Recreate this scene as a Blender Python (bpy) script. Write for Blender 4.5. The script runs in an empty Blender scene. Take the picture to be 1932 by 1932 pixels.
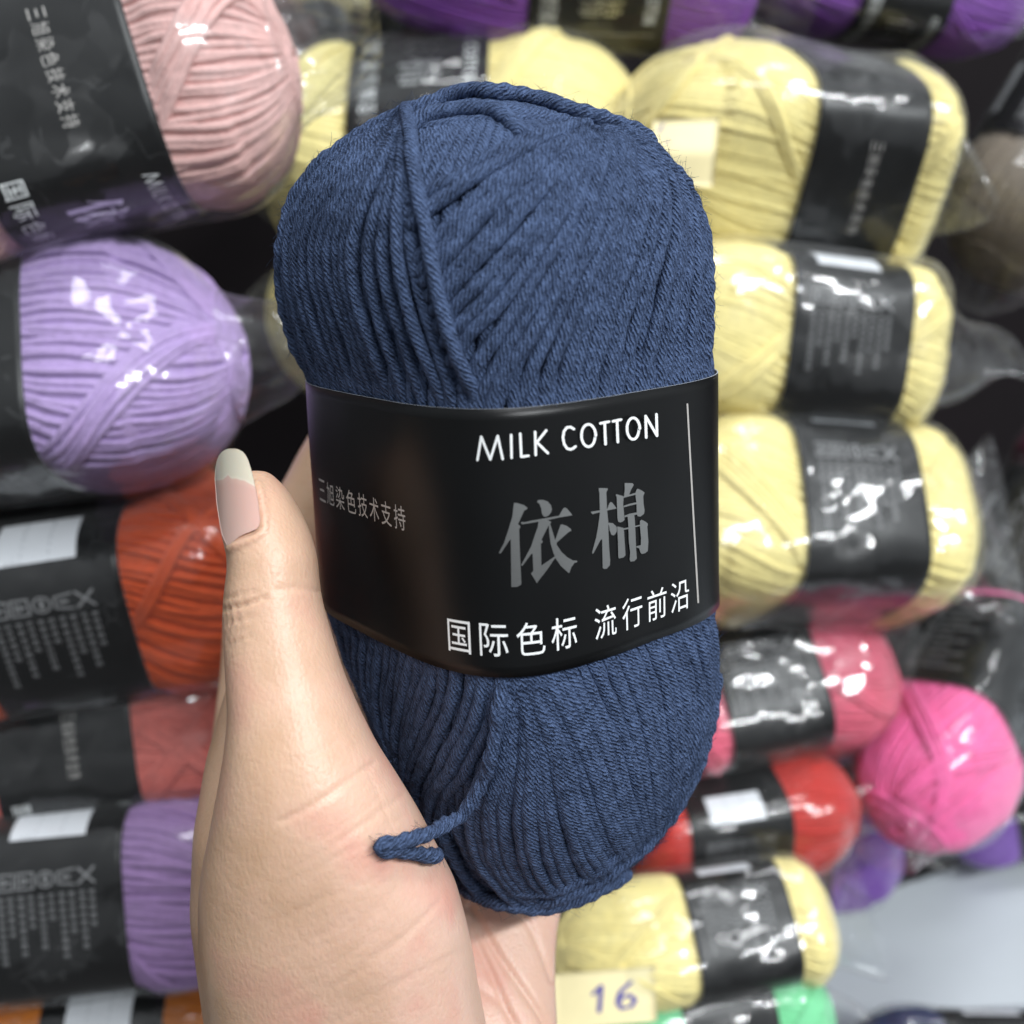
import bpy, bmesh, math, random
import numpy as np
from mathutils import Matrix, Vector

C = bpy.context.scene
COL = C.collection
rng = np.random.default_rng(7)
random.seed(7)
PI = math.pi

# ------------------------------------------------------------------ camera, world, lamps, exposure
PITCH = 14.8                                  # degrees the camera looks down
CAM_H = 0.33                                  # camera height over the table top (metres)
TANH = 0.466                                  # half frame width at unit distance
cp, sp = math.cos(math.radians(PITCH)), math.sin(math.radians(PITCH))
RW = np.array([[1, 0, 0], [0, cp, sp], [0, -sp, cp]])          # view axes (right, forward, up) -> world
CAMP = np.array([0, 0, CAM_H])
cam_data = bpy.data.cameras.new('camera')
cam = bpy.data.objects.new('camera', cam_data)
COL.objects.link(cam)
cam.location = CAMP
cam.rotation_euler = (math.radians(90 - PITCH), 0, 0)
cam_data.sensor_width = 36
cam_data.lens = 18 / TANH
cam_data.clip_start = 0.005
cam_data.clip_end = 50
cam_data.dof.use_dof = True
cam_data.dof.focus_distance = 0.180
cam_data.dof.aperture_fstop = cam_data.lens / 2.8
C.camera = cam

wd = bpy.data.worlds.new('World')
C.world = wd
wd.use_nodes = True
bg = wd.node_tree.nodes['Background']
tc = wd.node_tree.nodes.new('ShaderNodeTexCoord')
sv = wd.node_tree.nodes.new('ShaderNodeSeparateXYZ')
wd.node_tree.links.new(tc.outputs['Generated'], sv.inputs[0])
mx_ = wd.node_tree.nodes.new('ShaderNodeMath')          # height + a little of the right-hand side
mx_.operation = 'MULTIPLY_ADD'
wd.node_tree.links.new(sv.outputs[0], mx_.inputs[0])
mx_.inputs[1].default_value = .45
wd.node_tree.links.new(sv.outputs[2], mx_.inputs[2])
mr = wd.node_tree.nodes.new('ShaderNodeMapRange')
mr.inputs['From Min'].default_value = -.9
mr.inputs['From Max'].default_value = .9
mr.inputs['To Min'].default_value = .16
mr.inputs['To Max'].default_value = .78
wd.node_tree.links.new(mx_.outputs[0], mr.inputs['Value'])
wd.node_tree.links.new(mr.outputs[0], bg.inputs[1])
bg.inputs[0].default_value = (0.90, 0.95, 1.0, 1)


def lamp(name, loc, target, sx, sy, watts, col):
    ld = bpy.data.lights.new(name, 'AREA')
    ld.shape = 'RECTANGLE'
    ld.size, ld.size_y = sx, sy
    ld.energy = watts
    ld.color = col
    o = bpy.data.objects.new(name, ld)
    COL.objects.link(o)
    o.location = loc
    o.rotation_euler = (Vector(target) - Vector(loc)).to_track_quat('-Z', 'Y').to_euler()
    return o


lamp('ceiling_tube_lamp', (0.85, -1.05, 1.40), (0, 0.25, 0.3), 1.25, 0.06, 46, (0.95, 0.98, 1.0))
lamp('ceiling_panel_lamp', (0.25, -0.25, 2.1), (0, 0.2, 0.3), 1.2, 0.25, 20, (0.97, 0.98, 1.0))

C.view_settings.view_transform = 'Standard'
C.view_settings.look = 'None'
C.view_settings.gamma = 1
C.view_settings.exposure = -0.22
try:
    C.view_settings.use_curve_mapping = False
except Exception:
    pass
C.render.engine = 'CYCLES'
C.cycles.use_denoising = True
C.cycles.max_bounces = 10
C.cycles.transparent_max_bounces = 24
C.cycles.caustics_reflective = False
C.cycles.caustics_refractive = False


# ------------------------------------------------------------------ helpers
KPX = 966 / TANH


def at(u, v, d):
    """picture position (0..1932) and distance -> view-frame point (right, forward, up)"""
    u, v, d = np.broadcast_arrays(np.asarray(u, float), np.asarray(v, float), np.asarray(d, float))
    return np.stack([(u - 966) / KPX * d, d, -(v - 966) / KPX * d], -1)


def wld(p):
    return np.asarray(p, float) @ RW.T + CAMP


def proj(p):
    p = np.asarray(p)
    return np.stack([966 + KPX * p[..., 0] / p[..., 1], 966 - KPX * p[..., 2] / p[..., 1]], -1)


def mesh_np(name, V, F, mats, parent=None, smooth=True, uv=None, mat_idx=None, loc=None):
    """numpy verts + list/array of faces -> one mesh object"""
    V = np.asarray(V, np.float32)
    me = bpy.data.meshes.new(name)
    if isinstance(F, np.ndarray):
        k = F.shape[1]
        me.vertices.add(len(V))
        me.vertices.foreach_set('co', V.ravel())
        me.loops.add(F.size)
        me.loops.foreach_set('vertex_index', F.astype(np.int32).ravel())
        me.polygons.add(len(F))
        me.polygons.foreach_set('loop_start', np.arange(len(F), dtype=np.int32) * k)
        me.update(calc_edges=True)
        if uv is not None:
            l = me.uv_layers.new(name='UVMap')
            l.data.foreach_set('uv', np.asarray(uv, np.float32).ravel())
    else:
        me.from_pydata([tuple(map(float, v)) for v in V], [], [tuple(map(int, f)) for f in F])
        me.update()
    if smooth:
        me.polygons.foreach_set('use_smooth', np.ones(len(me.polygons), bool))
    for m in (mats if isinstance(mats, (list, tuple)) else [mats]):
        me.materials.append(m)
    if mat_idx is not None:
        me.polygons.foreach_set('material_index', np.asarray(mat_idx, np.int32))
    me.validate()
    o = bpy.data.objects.new(name, me)
    COL.objects.link(o)
    if parent is not None:
        o.parent = parent
    if loc is not None:
        o.location = loc
    return o


def empty(name, label, cat, group=None, M=None, loc=None):
    o = bpy.data.objects.new(name, None)
    o.empty_display_size = 0.01
    COL.objects.link(o)
    if M is not None:
        o.matrix_world = M
    if loc is not None:
        o.location = loc
    tag(o, label, cat, group)
    return o


def tag(o, label, cat, group=None):
    o['label'] = label
    o['category'] = cat
    if group:
        o['group'] = group


def grid_faces(n, m, wrap_m=True, wrap_n=False):
    i = np.arange(n if wrap_n else n - 1)[:, None]
    j = np.arange(m if wrap_m else m - 1)[None, :]
    i2, j2 = (i + 1) % n, (j + 1) % m
    q = np.stack(np.broadcast_arrays(i * m + j, i * m + j2, i2 * m + j2, i2 * m + j), -1)
    return q.reshape(-1, 4)


def resample(P, n=None, step=None):
    P = np.asarray(P, float)
    # Catmull-Rom densify, then arc-length resample
    Q = [2 * P[0] - P[1]] + list(P) + [2 * P[-1] - P[-2]]
    Q = np.array(Q)
    out = []
    t = np.linspace(0, 1, 24, endpoint=False)[:, None]
    for k in range(1, len(Q) - 2):
        a, b, c, d = Q[k - 1], Q[k], Q[k + 1], Q[k + 2]
        out.append(.5 * (2 * b + (c - a) * t + (2 * a - 5 * b + 4 * c - d) * t ** 2 + (3 * b - a - 3 * c + d) * t ** 3))
    D = np.concatenate(out + [P[-1:]])
    s = np.concatenate([[0], np.cumsum(np.linalg.norm(np.diff(D, axis=0), axis=1))])
    if n is None:
        n = max(4, int(s[-1] / step) + 1)
    x = np.linspace(0, s[-1], n)
    return np.stack([np.interp(x, s, D[:, k]) for k in range(D.shape[1])], 1)


def sines(P, seed, k, n=6):
    """smooth pseudo-noise in about -1..1, wavelength ~ 2pi/k"""
    r = np.random.default_rng(seed)
    out = 0
    for _ in range(n):
        d = r.normal(size=P.shape[-1])
        d *= k * r.uniform(.5, 1.4) / np.linalg.norm(d)
        out = out + np.sin(P @ d + r.uniform(0, 6.28))
    return out / n * 1.6


# ------------------------------------------------------------------ materials
def material(name):
    m = bpy.data.materials.new(name)
    m.use_nodes = True
    nt = m.node_tree
    return m, nt, nt.nodes['Principled BSDF'], nt.nodes['Material Output']


def N(nt, typ, **kw):
    n = nt.nodes.new(typ)
    for k, v in kw.items():
        if k.startswith('i_'):
            key = k[2:]
            n.inputs[int(key) if key.isdigit() else key].default_value = v
        else:
            setattr(n, k, v)
    return n


def math_node(nt, op, a, b=None, c=None):
    n = nt.nodes.new('ShaderNodeMath')
    n.operation = op
    for i, x in enumerate((a, b, c)):
        if x is None:
            continue
        if isinstance(x, (int, float)):
            n.inputs[i].default_value = x
        else:
            nt.links.new(x, n.inputs[i])
    return n.outputs[0]


def noise(nt, scale, detail=3, rough=.55, coord=None, dims='3D'):
    n = N(nt, 'ShaderNodeTexNoise')
    n.inputs['Scale'].default_value = scale
    n.inputs['Detail'].default_value = detail
    n.inputs['Roughness'].default_value = rough
    if coord is not None:
        nt.links.new(coord, n.inputs['Vector'])
    return n.outputs['Fac']


def ramp(nt, fac, stops):
    r = nt.nodes.new('ShaderNodeValToRGB')
    els = r.color_ramp.elements
    while len(els) < len(stops):
        els.new(.5)
    for e, (p, c) in zip(els, stops):
        e.position = p
        e.color = tuple(c) + (1,) if len(c) == 3 else c
    nt.links.new(fac, r.inputs[0])
    return r.outputs[0]


def mix_col(nt, fac, a, b, typ='MIX'):
    n = nt.nodes.new('ShaderNodeMix')
    n.data_type = 'RGBA'
    n.blend_type = typ
    for s, x in ((0, fac), (6, a), (7, b)):
        if isinstance(x, (int, float)):
            n.inputs[s].default_value = x
        elif isinstance(x, tuple):
            n.inputs[s].default_value = x + (1,) if len(x) == 3 else x
        else:
            nt.links.new(x, n.inputs[s])
    return n.outputs[2]


def strand_material(name, col, hi, pitch=.66, bump=.00022):
    """plied yarn: UV = (length in mm, turn round the strand)"""
    m, nt, b, out = material(name)
    uv = N(nt, 'ShaderNodeUVMap').outputs[0]
    sep = N(nt, 'ShaderNodeSeparateXYZ')
    nt.links.new(uv, sep.inputs[0])
    geo = N(nt, 'ShaderNodeNewGeometry')
    pos = geo.outputs['Position']
    n1 = noise(nt, 1300, 2, .5, pos)
    n2 = noise(nt, 3600, 3, .65, pos)
    big = noise(nt, 260, 2, .5, pos)
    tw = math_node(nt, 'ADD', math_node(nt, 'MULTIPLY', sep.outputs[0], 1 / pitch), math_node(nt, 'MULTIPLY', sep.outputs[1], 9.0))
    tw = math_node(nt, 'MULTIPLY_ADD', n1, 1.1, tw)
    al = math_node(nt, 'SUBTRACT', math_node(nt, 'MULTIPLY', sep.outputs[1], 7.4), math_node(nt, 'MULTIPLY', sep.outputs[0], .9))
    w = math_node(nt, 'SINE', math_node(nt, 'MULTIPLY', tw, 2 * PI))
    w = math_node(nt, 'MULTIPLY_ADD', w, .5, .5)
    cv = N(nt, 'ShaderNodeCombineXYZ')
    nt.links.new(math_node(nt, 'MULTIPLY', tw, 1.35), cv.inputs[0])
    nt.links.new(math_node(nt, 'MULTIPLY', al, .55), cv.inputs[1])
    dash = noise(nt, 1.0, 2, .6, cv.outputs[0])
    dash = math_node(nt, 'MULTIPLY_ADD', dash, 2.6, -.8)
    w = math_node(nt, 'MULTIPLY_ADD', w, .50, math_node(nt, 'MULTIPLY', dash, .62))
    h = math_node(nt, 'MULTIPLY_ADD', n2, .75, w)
    bp = N(nt, 'ShaderNodeBump')
    bp.inputs['Strength'].default_value = 1
    bp.inputs['Distance'].default_value = bump
    nt.links.new(h, bp.inputs['Height'])
    nt.links.new(bp.outputs[0], b.inputs['Normal'])
    fac = math_node(nt, 'MULTIPLY_ADD', n2, .70, math_node(nt, 'MULTIPLY', w, .55))  # random fibre tone, plus shade painted into the grooves of the twist
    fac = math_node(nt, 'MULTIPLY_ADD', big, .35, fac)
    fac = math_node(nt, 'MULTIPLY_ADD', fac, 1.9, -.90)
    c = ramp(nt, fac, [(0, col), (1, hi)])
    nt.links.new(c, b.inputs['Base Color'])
    b.inputs['Roughness'].default_value = .85
    b.inputs['Specular IOR Level'].default_value = .25
    b.inputs['Sheen Weight'].default_value = .25
    b.inputs['Sheen Roughness'].default_value = .5
    b.inputs['Sheen Tint'].default_value = tuple(hi) + (1,)
    return m


def plain(name, col, rough=.6, spec=.5, metal=0., bump=None, bscale=2000, var=0.):
    m, nt, b, out = material(name)
    b.inputs['Base Color'].default_value = tuple(col) + (1,)
    b.inputs['Roughness'].default_value = rough
    b.inputs['Specular IOR Level'].default_value = spec
    b.inputs['Metallic'].default_value = metal
    pos = N(nt, 'ShaderNodeNewGeometry').outputs['Position']
    if var:
        f = noise(nt, bscale * .4, 3, .6, pos)
        lo = tuple(c * (1 - var) for c in col)
        hi = tuple(min(1, c * (1 + var)) for c in col)
        nt.links.new(ramp(nt, f, [(.25, lo), (.75, hi)]), b.inputs['Base Color'])
    if bump:
        bp = N(nt, 'ShaderNodeBump')
        bp.inputs['Distance'].default_value = bump
        nt.links.new(noise(nt, bscale, 3, .6, pos), bp.inputs['Height'])
        nt.links.new(bp.outputs[0], b.inputs['Normal'])
    return m


def wool(name, col):
    """soft skein seen through a bag; UV.x runs round the skein in strand units"""
    m, nt, b, out = material(name)
    pos = N(nt, 'ShaderNodeNewGeometry').outputs['Position']
    f = noise(nt, 500, 4, .6, pos)
    lo = tuple(c * .88 for c in col)
    hi = tuple(min(1, c * 1.08) for c in col)
    nt.links.new(ramp(nt, f, [(.3, lo), (.7, hi)]), b.inputs['Base Color'])
    b.inputs['Roughness'].default_value = .9
    b.inputs['Specular IOR Level'].default_value = .2
    b.inputs['Sheen Weight'].default_value = .15
    bp = N(nt, 'ShaderNodeBump')
    bp.inputs['Distance'].default_value = .0004
    nt.links.new(noise(nt, 1500, 3, .6, pos), bp.inputs['Height'])
    nt.links.new(bp.outputs[0], b.inputs['Normal'])
    return m


def film(name, tint=(.97, .98, .98), base=.042, edge=.5):
    """thin clear plastic film: see-through with a mirror-like skin"""
    m, nt, b, out = material(name)
    nt.nodes.remove(b)
    tr = N(nt, 'ShaderNodeBsdfTransparent')
    tr.inputs[0].default_value = tint + (1,)
    gl = N(nt, 'ShaderNodeBsdfGlossy')
    gl.inputs['Color'].default_value = (1, 1, 1, 1)
    gl.inputs['Roughness'].default_value = .08
    lw = N(nt, 'ShaderNodeLayerWeight')
    lw.inputs['Blend'].default_value = .5
    f = math_node(nt, 'POWER', lw.outputs['Facing'], 3.0)
    f = math_node(nt, 'MULTIPLY_ADD', f, edge, base)
    g2 = N(nt, 'ShaderNodeBsdfGlossy')
    g2.inputs['Color'].default_value = (1, 1, 1, 1)
    g2.inputs['Roughness'].default_value = .34
    gm = N(nt, 'ShaderNodeMixShader')
    gm.inputs[0].default_value = .30
    nt.links.new(gl.outputs[0], gm.inputs[1])
    nt.links.new(g2.outputs[0], gm.inputs[2])
    mx = N(nt, 'ShaderNodeMixShader')
    nt.links.new(f, mx.inputs[0])
    nt.links.new(tr.outputs[0], mx.inputs[1])
    nt.links.new(gm.outputs[0], mx.inputs[2])
    hz = N(nt, 'ShaderNodeBsdfDiffuse')
    hz.inputs[0].default_value = (.85, .87, .88, 1)
    fh = math_node(nt, 'MULTIPLY_ADD', math_node(nt, 'POWER', lw.outputs['Facing'], 1.8), .07, .004)
    mh = N(nt, 'ShaderNodeMixShader')
    nt.links.new(fh, mh.inputs[0])
    nt.links.new(mx.outputs[0], mh.inputs[1])
    nt.links.new(hz.outputs[0], mh.inputs[2])
    nt.links.new(mh.outputs[0], out.inputs[0])
    pos = N(nt, 'ShaderNodeNewGeometry').outputs['Position']
    geo = nt.nodes.new('ShaderNodeNewGeometry')
    wob = N(nt, 'ShaderNodeTexNoise')
    wob.inputs['Scale'].default_value = 60
    nt.links.new(pos, wob.inputs['Vector'])

    def vm(op, a_, b_=None, k=None):
        n = nt.nodes.new('ShaderNodeVectorMath')
        n.operation = op
        nt.links.new(a_, n.inputs[0])
        if b_ is not None:
            if isinstance(b_, tuple):
                n.inputs[1].default_value = b_
            else:
                nt.links.new(b_, n.inputs[1])
        if k is not None:
            n.inputs['Scale'].default_value = k
        return n.outputs[0]
    p2 = vm('ADD', pos, vm('SCALE', wob.outputs['Color'], k=.016))
    nrm = geo.outputs['Normal']
    for sc_, k in ((58, .27), (160, .13)):
        vo = N(nt, 'ShaderNodeTexVoronoi')
        vo.inputs['Scale'].default_value = sc_
        nt.links.new(p2, vo.inputs['Vector'])
        nrm = vm('ADD', nrm, vm('SCALE', vm('SUBTRACT', vo.outputs['Color'], (.5, .5, .5)), k=k))
    nn_ = vm('NORMALIZE', nrm)
    nt.links.new(nn_, gl.inputs['Normal'])
    nt.links.new(nn_, g2.inputs['Normal'])
    ve = N(nt, 'ShaderNodeTexVoronoi')
    ve.feature = 'DISTANCE_TO_EDGE'
    ve.inputs['Scale'].default_value = 62
    nt.links.new(p2, ve.inputs['Vector'])
    ln = math_node(nt, 'MULTIPLY', math_node(nt, 'LESS_THAN', ve.outputs['Distance'], .012), math_node(nt, 'GREATER_THAN', wob.outputs['Fac'], .55))
    nt.links.new(math_node(nt, 'MULTIPLY_ADD', ln, .02, fh), mh.inputs[0])
    return m


def skin_material():
    m, nt, b, out = material('skin')
    pos = N(nt, 'ShaderNodeNewGeometry').outputs['Position']
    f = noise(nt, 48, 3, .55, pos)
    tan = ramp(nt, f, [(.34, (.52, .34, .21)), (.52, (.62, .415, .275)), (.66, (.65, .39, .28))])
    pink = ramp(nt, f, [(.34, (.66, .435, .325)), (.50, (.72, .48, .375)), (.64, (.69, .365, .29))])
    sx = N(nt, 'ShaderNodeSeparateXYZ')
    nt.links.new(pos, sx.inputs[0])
    # back of the thumb tan, palm side pink; left-side shade painted into the tan
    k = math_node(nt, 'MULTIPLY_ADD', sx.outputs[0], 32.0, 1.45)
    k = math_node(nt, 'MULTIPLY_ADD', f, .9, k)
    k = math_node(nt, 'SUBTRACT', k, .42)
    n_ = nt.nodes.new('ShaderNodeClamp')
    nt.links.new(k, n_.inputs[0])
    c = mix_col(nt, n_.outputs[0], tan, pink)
    f2 = noise(nt, 1400, 3, .65, pos)
    c = mix_col(nt, math_node(nt, 'MULTIPLY', f2, .26), c, (.50, .25, .17))
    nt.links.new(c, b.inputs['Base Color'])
    b.inputs['Roughness'].default_value = .38
    b.inputs['Specular IOR Level'].default_value = .42
    b.inputs['Subsurface Weight'].default_value = .25
    b.inputs['Subsurface Radius'].default_value = (.0020, .0008, .0004)
    b.inputs['Subsurface Scale'].default_value = 1.0
    mp = N(nt, 'ShaderNodeMapping')
    mp.inputs['Rotation'].default_value = (0, .75, 0)
    mp.inputs['Scale'].default_value = (1, 1, .55)
    nt.links.new(pos, mp.inputs[0])
    vo = N(nt, 'ShaderNodeTexVoronoi')
    vo.feature = 'F1'
    vo.inputs['Scale'].default_value = 1500
    nt.links.new(mp.outputs[0], vo.inputs['Vector'])
    v2 = N(nt, 'ShaderNodeTexVoronoi')
    v2.feature = 'DISTANCE_TO_EDGE'
    v2.inputs['Scale'].default_value = 620
    nt.links.new(mp.outputs[0], v2.inputs['Vector'])
    edge = math_node(nt, 'MINIMUM', v2.outputs['Distance'], .16)
    h = math_node(nt, 'MULTIPLY_ADD', vo.outputs['Distance'], -.45, math_node(nt, 'MULTIPLY', f2, .8))
    h = math_node(nt, 'MULTIPLY_ADD', edge, .7, h)
    bp = N(nt, 'ShaderNodeBump')
    bp.inputs['Distance'].default_value = .00014
    bp.inputs['Strength'].default_value = .7
    nt.links.new(h, bp.inputs['Height'])
    nt.links.new(bp.outputs[0], b.inputs['Normal'])
    return m


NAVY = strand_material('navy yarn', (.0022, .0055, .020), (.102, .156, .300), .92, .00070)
PAPER = plain('black satin paper', (.0052, .0056, .0060), .30, .25, bump=.00002, bscale=9000)
EDGE = plain('paper cut edge', (.42, .45, .50), .7)
WHITE = plain('white print', (.86, .88, .88), .5)
GREYINK = plain('grey print', (.42, .40, .38), .5)
DIMINK = plain('dim grey print', (.20, .20, .205), .5)
FOIL = plain('silver foil', (.52, .53, .52), .30, .5, 1.0, bump=.00001, bscale=1500)
FORM = plain('white form panel', (.74, .76, .80), .55)
FORMLINE = plain('form rule', (.40, .42, .46), .6)
FILM = film('clear film')
TAPE = plain('cream paper sticker', (.84, .74, .42), .6, var=.08, bscale=200)
INK = plain('blue pen ink', (.06, .05, .30), .5)
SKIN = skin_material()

# ------------------------------------------------------------------ the setting
TBL = plain('grey table laminate', (.62, .67, .71), .38, .5, var=.06, bscale=30)


def slab(name, pts, z0, z1, mat):
    n = len(pts)
    V = [(x, y, z0) for x, y in pts] + [(x, y, z1) for x, y in pts]
    F = [list(range(n))[::-1], list(range(n, 2 * n))] + [[i, (i + 1) % n, n + (i + 1) % n, n + i] for i in range(n)]
    return mesh_np(name, V, F, mat, smooth=False)


def table_xy(u, v):
    d = at(u, v, 1.0) @ RW.T
    return tuple((d * (-CAM_H / d[2]))[:2])


p_l, p_r = table_xy(1560, 1722), table_xy(1932, 1588)
p_m = table_xy(1500, 1932)
dx = np.subtract(p_r, p_l)
far = tuple(np.add(p_r, dx * 1.5))
o = slab('table', [(p_l[0] - .5, p_m[1] - .12), (1.2, p_m[1] - .12), (1.2, far[1]), far, p_r, p_l, tuple(np.subtract(p_l, dx * 2.0))],
         -.03, 0.0, TBL)
o['kind'] = 'structure'
o = slab('floor', [(-3, -3), (3, -3), (3, 3), (-3, 3)], -.80, -.75, plain('dark floor', (.05, .045, .045), .6, var=.2, bscale=20))
o['kind'] = 'structure'
WALLM = plain('dark shelf backing', (.005, .003, .004), .8, .2, var=.3, bscale=20)
o = slab('wall', [(-1.5, .74), (1.5, .74), (1.5, .78), (-1.5, .78)], -.75, 1.4, WALLM)
o['kind'] = 'structure'

# ------------------------------------------------------------------ shape of the navy ball (fitted), in its own frame: z = axis, -y = printed front
BALL_O = np.array([-.00025, .2, .00465])
TILT, LEAN, YAW = .25876, -.03781, .68145
RA, RB, NEXP = .02972, .03237, 3.66
LAB_T, LAB_B = .02047, -.02118
bz = np.array([-0.0765, -0.07613, -0.07503, -0.07321, -0.07068, -0.06747, -0.06361, -0.05914, -0.05409, -0.04853, -0.0425, -0.03606, -0.02928, -0.02221, -0.01492, -0.0075, 0.0, 0.00671, 0.01336, 0.01988, 0.02621, 0.03229, 0.03806, 0.04346, 0.04844, 0.05295, 0.05696, 0.06041, 0.06329, 0.06555, 0.06718, 0.06817, 0.0685])
bz = np.where(bz < -.055, -.055 - (-.055 - bz) * 1.14, bz)
bw = np.array([0.01, 0.2388, 0.4129, 0.5325, 0.6231, 0.7049, 0.7855, 0.8659, 0.9237, 0.964, 0.9925, 1.0078, 1.0154, 1.0206, 1.0175, 1.0138, 1.0101, 1.0068, 1.0035, 1.0003, 1.0299, 1.0601, 1.0732, 1.066, 1.0381, 0.9812, 0.887, 0.7451, 0.55, 0.36, 0.20, 0.09, 0.01])
bcx = np.array([-0.003, -0.002, -0.0005, 0.0007, 0.00172, 0.00246, 0.00297, 0.00299, 0.00281, 0.00255, 0.0022, 0.00179, 0.00104, 0.0, 0.0, 0.0, 0.0, 0.0, 0.0, 0.0, -0.00072, -0.00135, -0.00172, -0.00184, -0.00187, -0.00177, -0.00145, -0.00107, -0.00189, -0.00220, -0.00214, -0.0020, -0.0020])
AX = np.array([math.sin(LEAN), -math.sin(TILT) * math.cos(LEAN), math.cos(TILT) * math.cos(LEAN)])
E1 = np.array([math.cos(YAW), math.sin(YAW), 0.])
E1 -= AX * E1.dot(AX)
E1 /= np.linalg.norm(E1)
E2 = np.cross(AX, E1)                       # away from the viewer
BM = np.stack([E1, E2, AX])                 # view -> local rows


def to_loc(p):
    return (np.asarray(p) - BALL_O) @ BM.T


def to_view(p):
    return np.asarray(p) @ BM + BALL_O


XV = BM @ np.array([1., 0, 0])              # picture-right in local axes


def ball_norm(p, grow=0.):
    z = p[..., 2]
    w = np.interp(z, bz, bw)
    cx = np.interp(z, bz, bcx)
    n = NEXP + (2.3 - NEXP) * np.clip((np.abs(z) - .022) / .04, 0, 1)
    x = p[..., 0] - cx * XV[0]
    y = p[..., 1] - cx * XV[1]
    r = (np.abs(x / RA) ** n + np.abs(y / RB) ** n) ** (1 / n)
    out = r - w - grow / .031
    return np.where((z > bz[-1]) | (z < bz[0]), np.maximum(out, .3), out)


def ball_dir(D, it=34):
    """direction(s) from the ball's centre -> surface point"""
    D = D / np.linalg.norm(D, axis=-1, keepdims=True)
    lo = np.full(D.shape[:-1], .005)
    hi = np.full(D.shape[:-1], .11)
    for _ in range(it):
        m = (lo + hi) / 2
        inside = ball_norm(D * m[..., None]) < 0
        lo = np.where(inside, m, lo)
        hi = np.where(inside, hi, m)
    return D * lo[..., None]


def ball_normal(P):
    e = 4e-4
    g = np.stack([ball_norm(P + np.eye(3)[k] * e) - ball_norm(P - np.eye(3)[k] * e) for k in range(3)], -1)
    g /= np.linalg.norm(g, axis=-1, keepdims=True) + 1e-12
    rad = P / np.linalg.norm(P, axis=-1, keepdims=True)
    g = g + .25 * rad
    return g / np.linalg.norm(g, axis=-1, keepdims=True)


def ball_hit(uv, grow=0.):
    """picture points -> local points on the ball's surface (closest approach when they miss)"""
    uv = np.asarray(uv, float).reshape(-1, 2)
    d = np.linspace(.145, .26, 460)
    P = to_loc(at(uv[:, 0:1], uv[:, 1:2], d[None]))
    g = ball_norm(P, grow)
    hit = g < 0
    k = np.where(hit.any(1), hit.argmax(1), g.argmin(1))
    out = []
    for i in range(len(uv)):
        if hit[i].any() and k[i] > 0:
            a, b = d[k[i] - 1], d[k[i]]
            for _ in range(24):
                m = (a + b) / 2
                if ball_norm(to_loc(at(uv[i, 0], uv[i, 1], m)), grow) < 0:
                    b = m
                else:
                    a = m
            out.append(to_loc(at(uv[i, 0], uv[i, 1], b)))
        else:
            q = P[i, k[i]]
            out.append(ball_dir(q[None])[0])
    return np.array(out)


BALL_MW = Matrix.LocRotScale(Vector(wld(BALL_O)), Matrix((RW @ BM.T).tolist()), None)

# ------------------------------------------------------------------ winding
SR = .00114                                  # strand radius


def tube(paths, radius, nv=10, jitter=.05, cap=True, ply=0.):
    """paths: list of (P, Nrm) -> verts, quads, uvs (mm along, turns)"""
    Vs, Fs, Us = [], [], []
    base = 0
    th = np.linspace(0, 2 * PI, nv, endpoint=False) + PI
    for i, (P, Nn) in enumerate(paths):
        n = len(P)
        T = np.gradient(P, axis=0)
        T /= np.linalg.norm(T, axis=1, keepdims=True) + 1e-12
        Nn = Nn - T * (Nn * T).sum(1, keepdims=True)
        Nn /= np.linalg.norm(Nn, axis=1, keepdims=True) + 1e-12
        B = np.cross(T, Nn)
        s = np.concatenate([[0], np.cumsum(np.linalg.norm(np.diff(P, axis=0), axis=1))])
        r = radius * (1 + jitter * np.sin(s * 700 + i * 2.1) + jitter * .7 * np.sin(s * 1730 + i))
        if cap:
            r = r * np.sqrt(np.clip(1 - np.clip(1 - np.minimum(s, s[-1] - s) / radius, 0, 1) ** 2, .02, 1))
        r = r[:, None] * (1 + ply * np.cos(3 * th[None] + s[:, None] * 2 * PI / .0030))
        ring = P[:, None] + r[..., None] * (np.cos(th)[None, :, None] * Nn[:, None] + np.sin(th)[None, :, None] * B[:, None])
        Vs.append(ring.reshape(-1, 3))
        f = grid_faces(n, nv)
        Fs.append(f + base)
        a = np.arange(n - 1)[:, None]
        j = np.arange(nv)[None, :]
        s0 = np.broadcast_to((s[:-1] * 1000)[:, None] + i * 13.7, (n - 1, nv))
        s1 = np.broadcast_to((s[1:] * 1000)[:, None] + i * 13.7, (n - 1, nv))
        t0 = np.broadcast_to(j / nv, (n - 1, nv))
        t1 = t0 + 1 / nv
        Us.append(np.stack([np.stack([s0, t0], -1), np.stack([s0, t1], -1), np.stack([s1, t1], -1), np.stack([s1, t0], -1)], 2).reshape(-1, 2))
        base += n * nv
    return np.concatenate(Vs), np.concatenate(Fs), np.concatenate(Us)


def smooth01(x):
    x = np.clip(x, 0, 1)
    return x * x * (3 - 2 * x)


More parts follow.
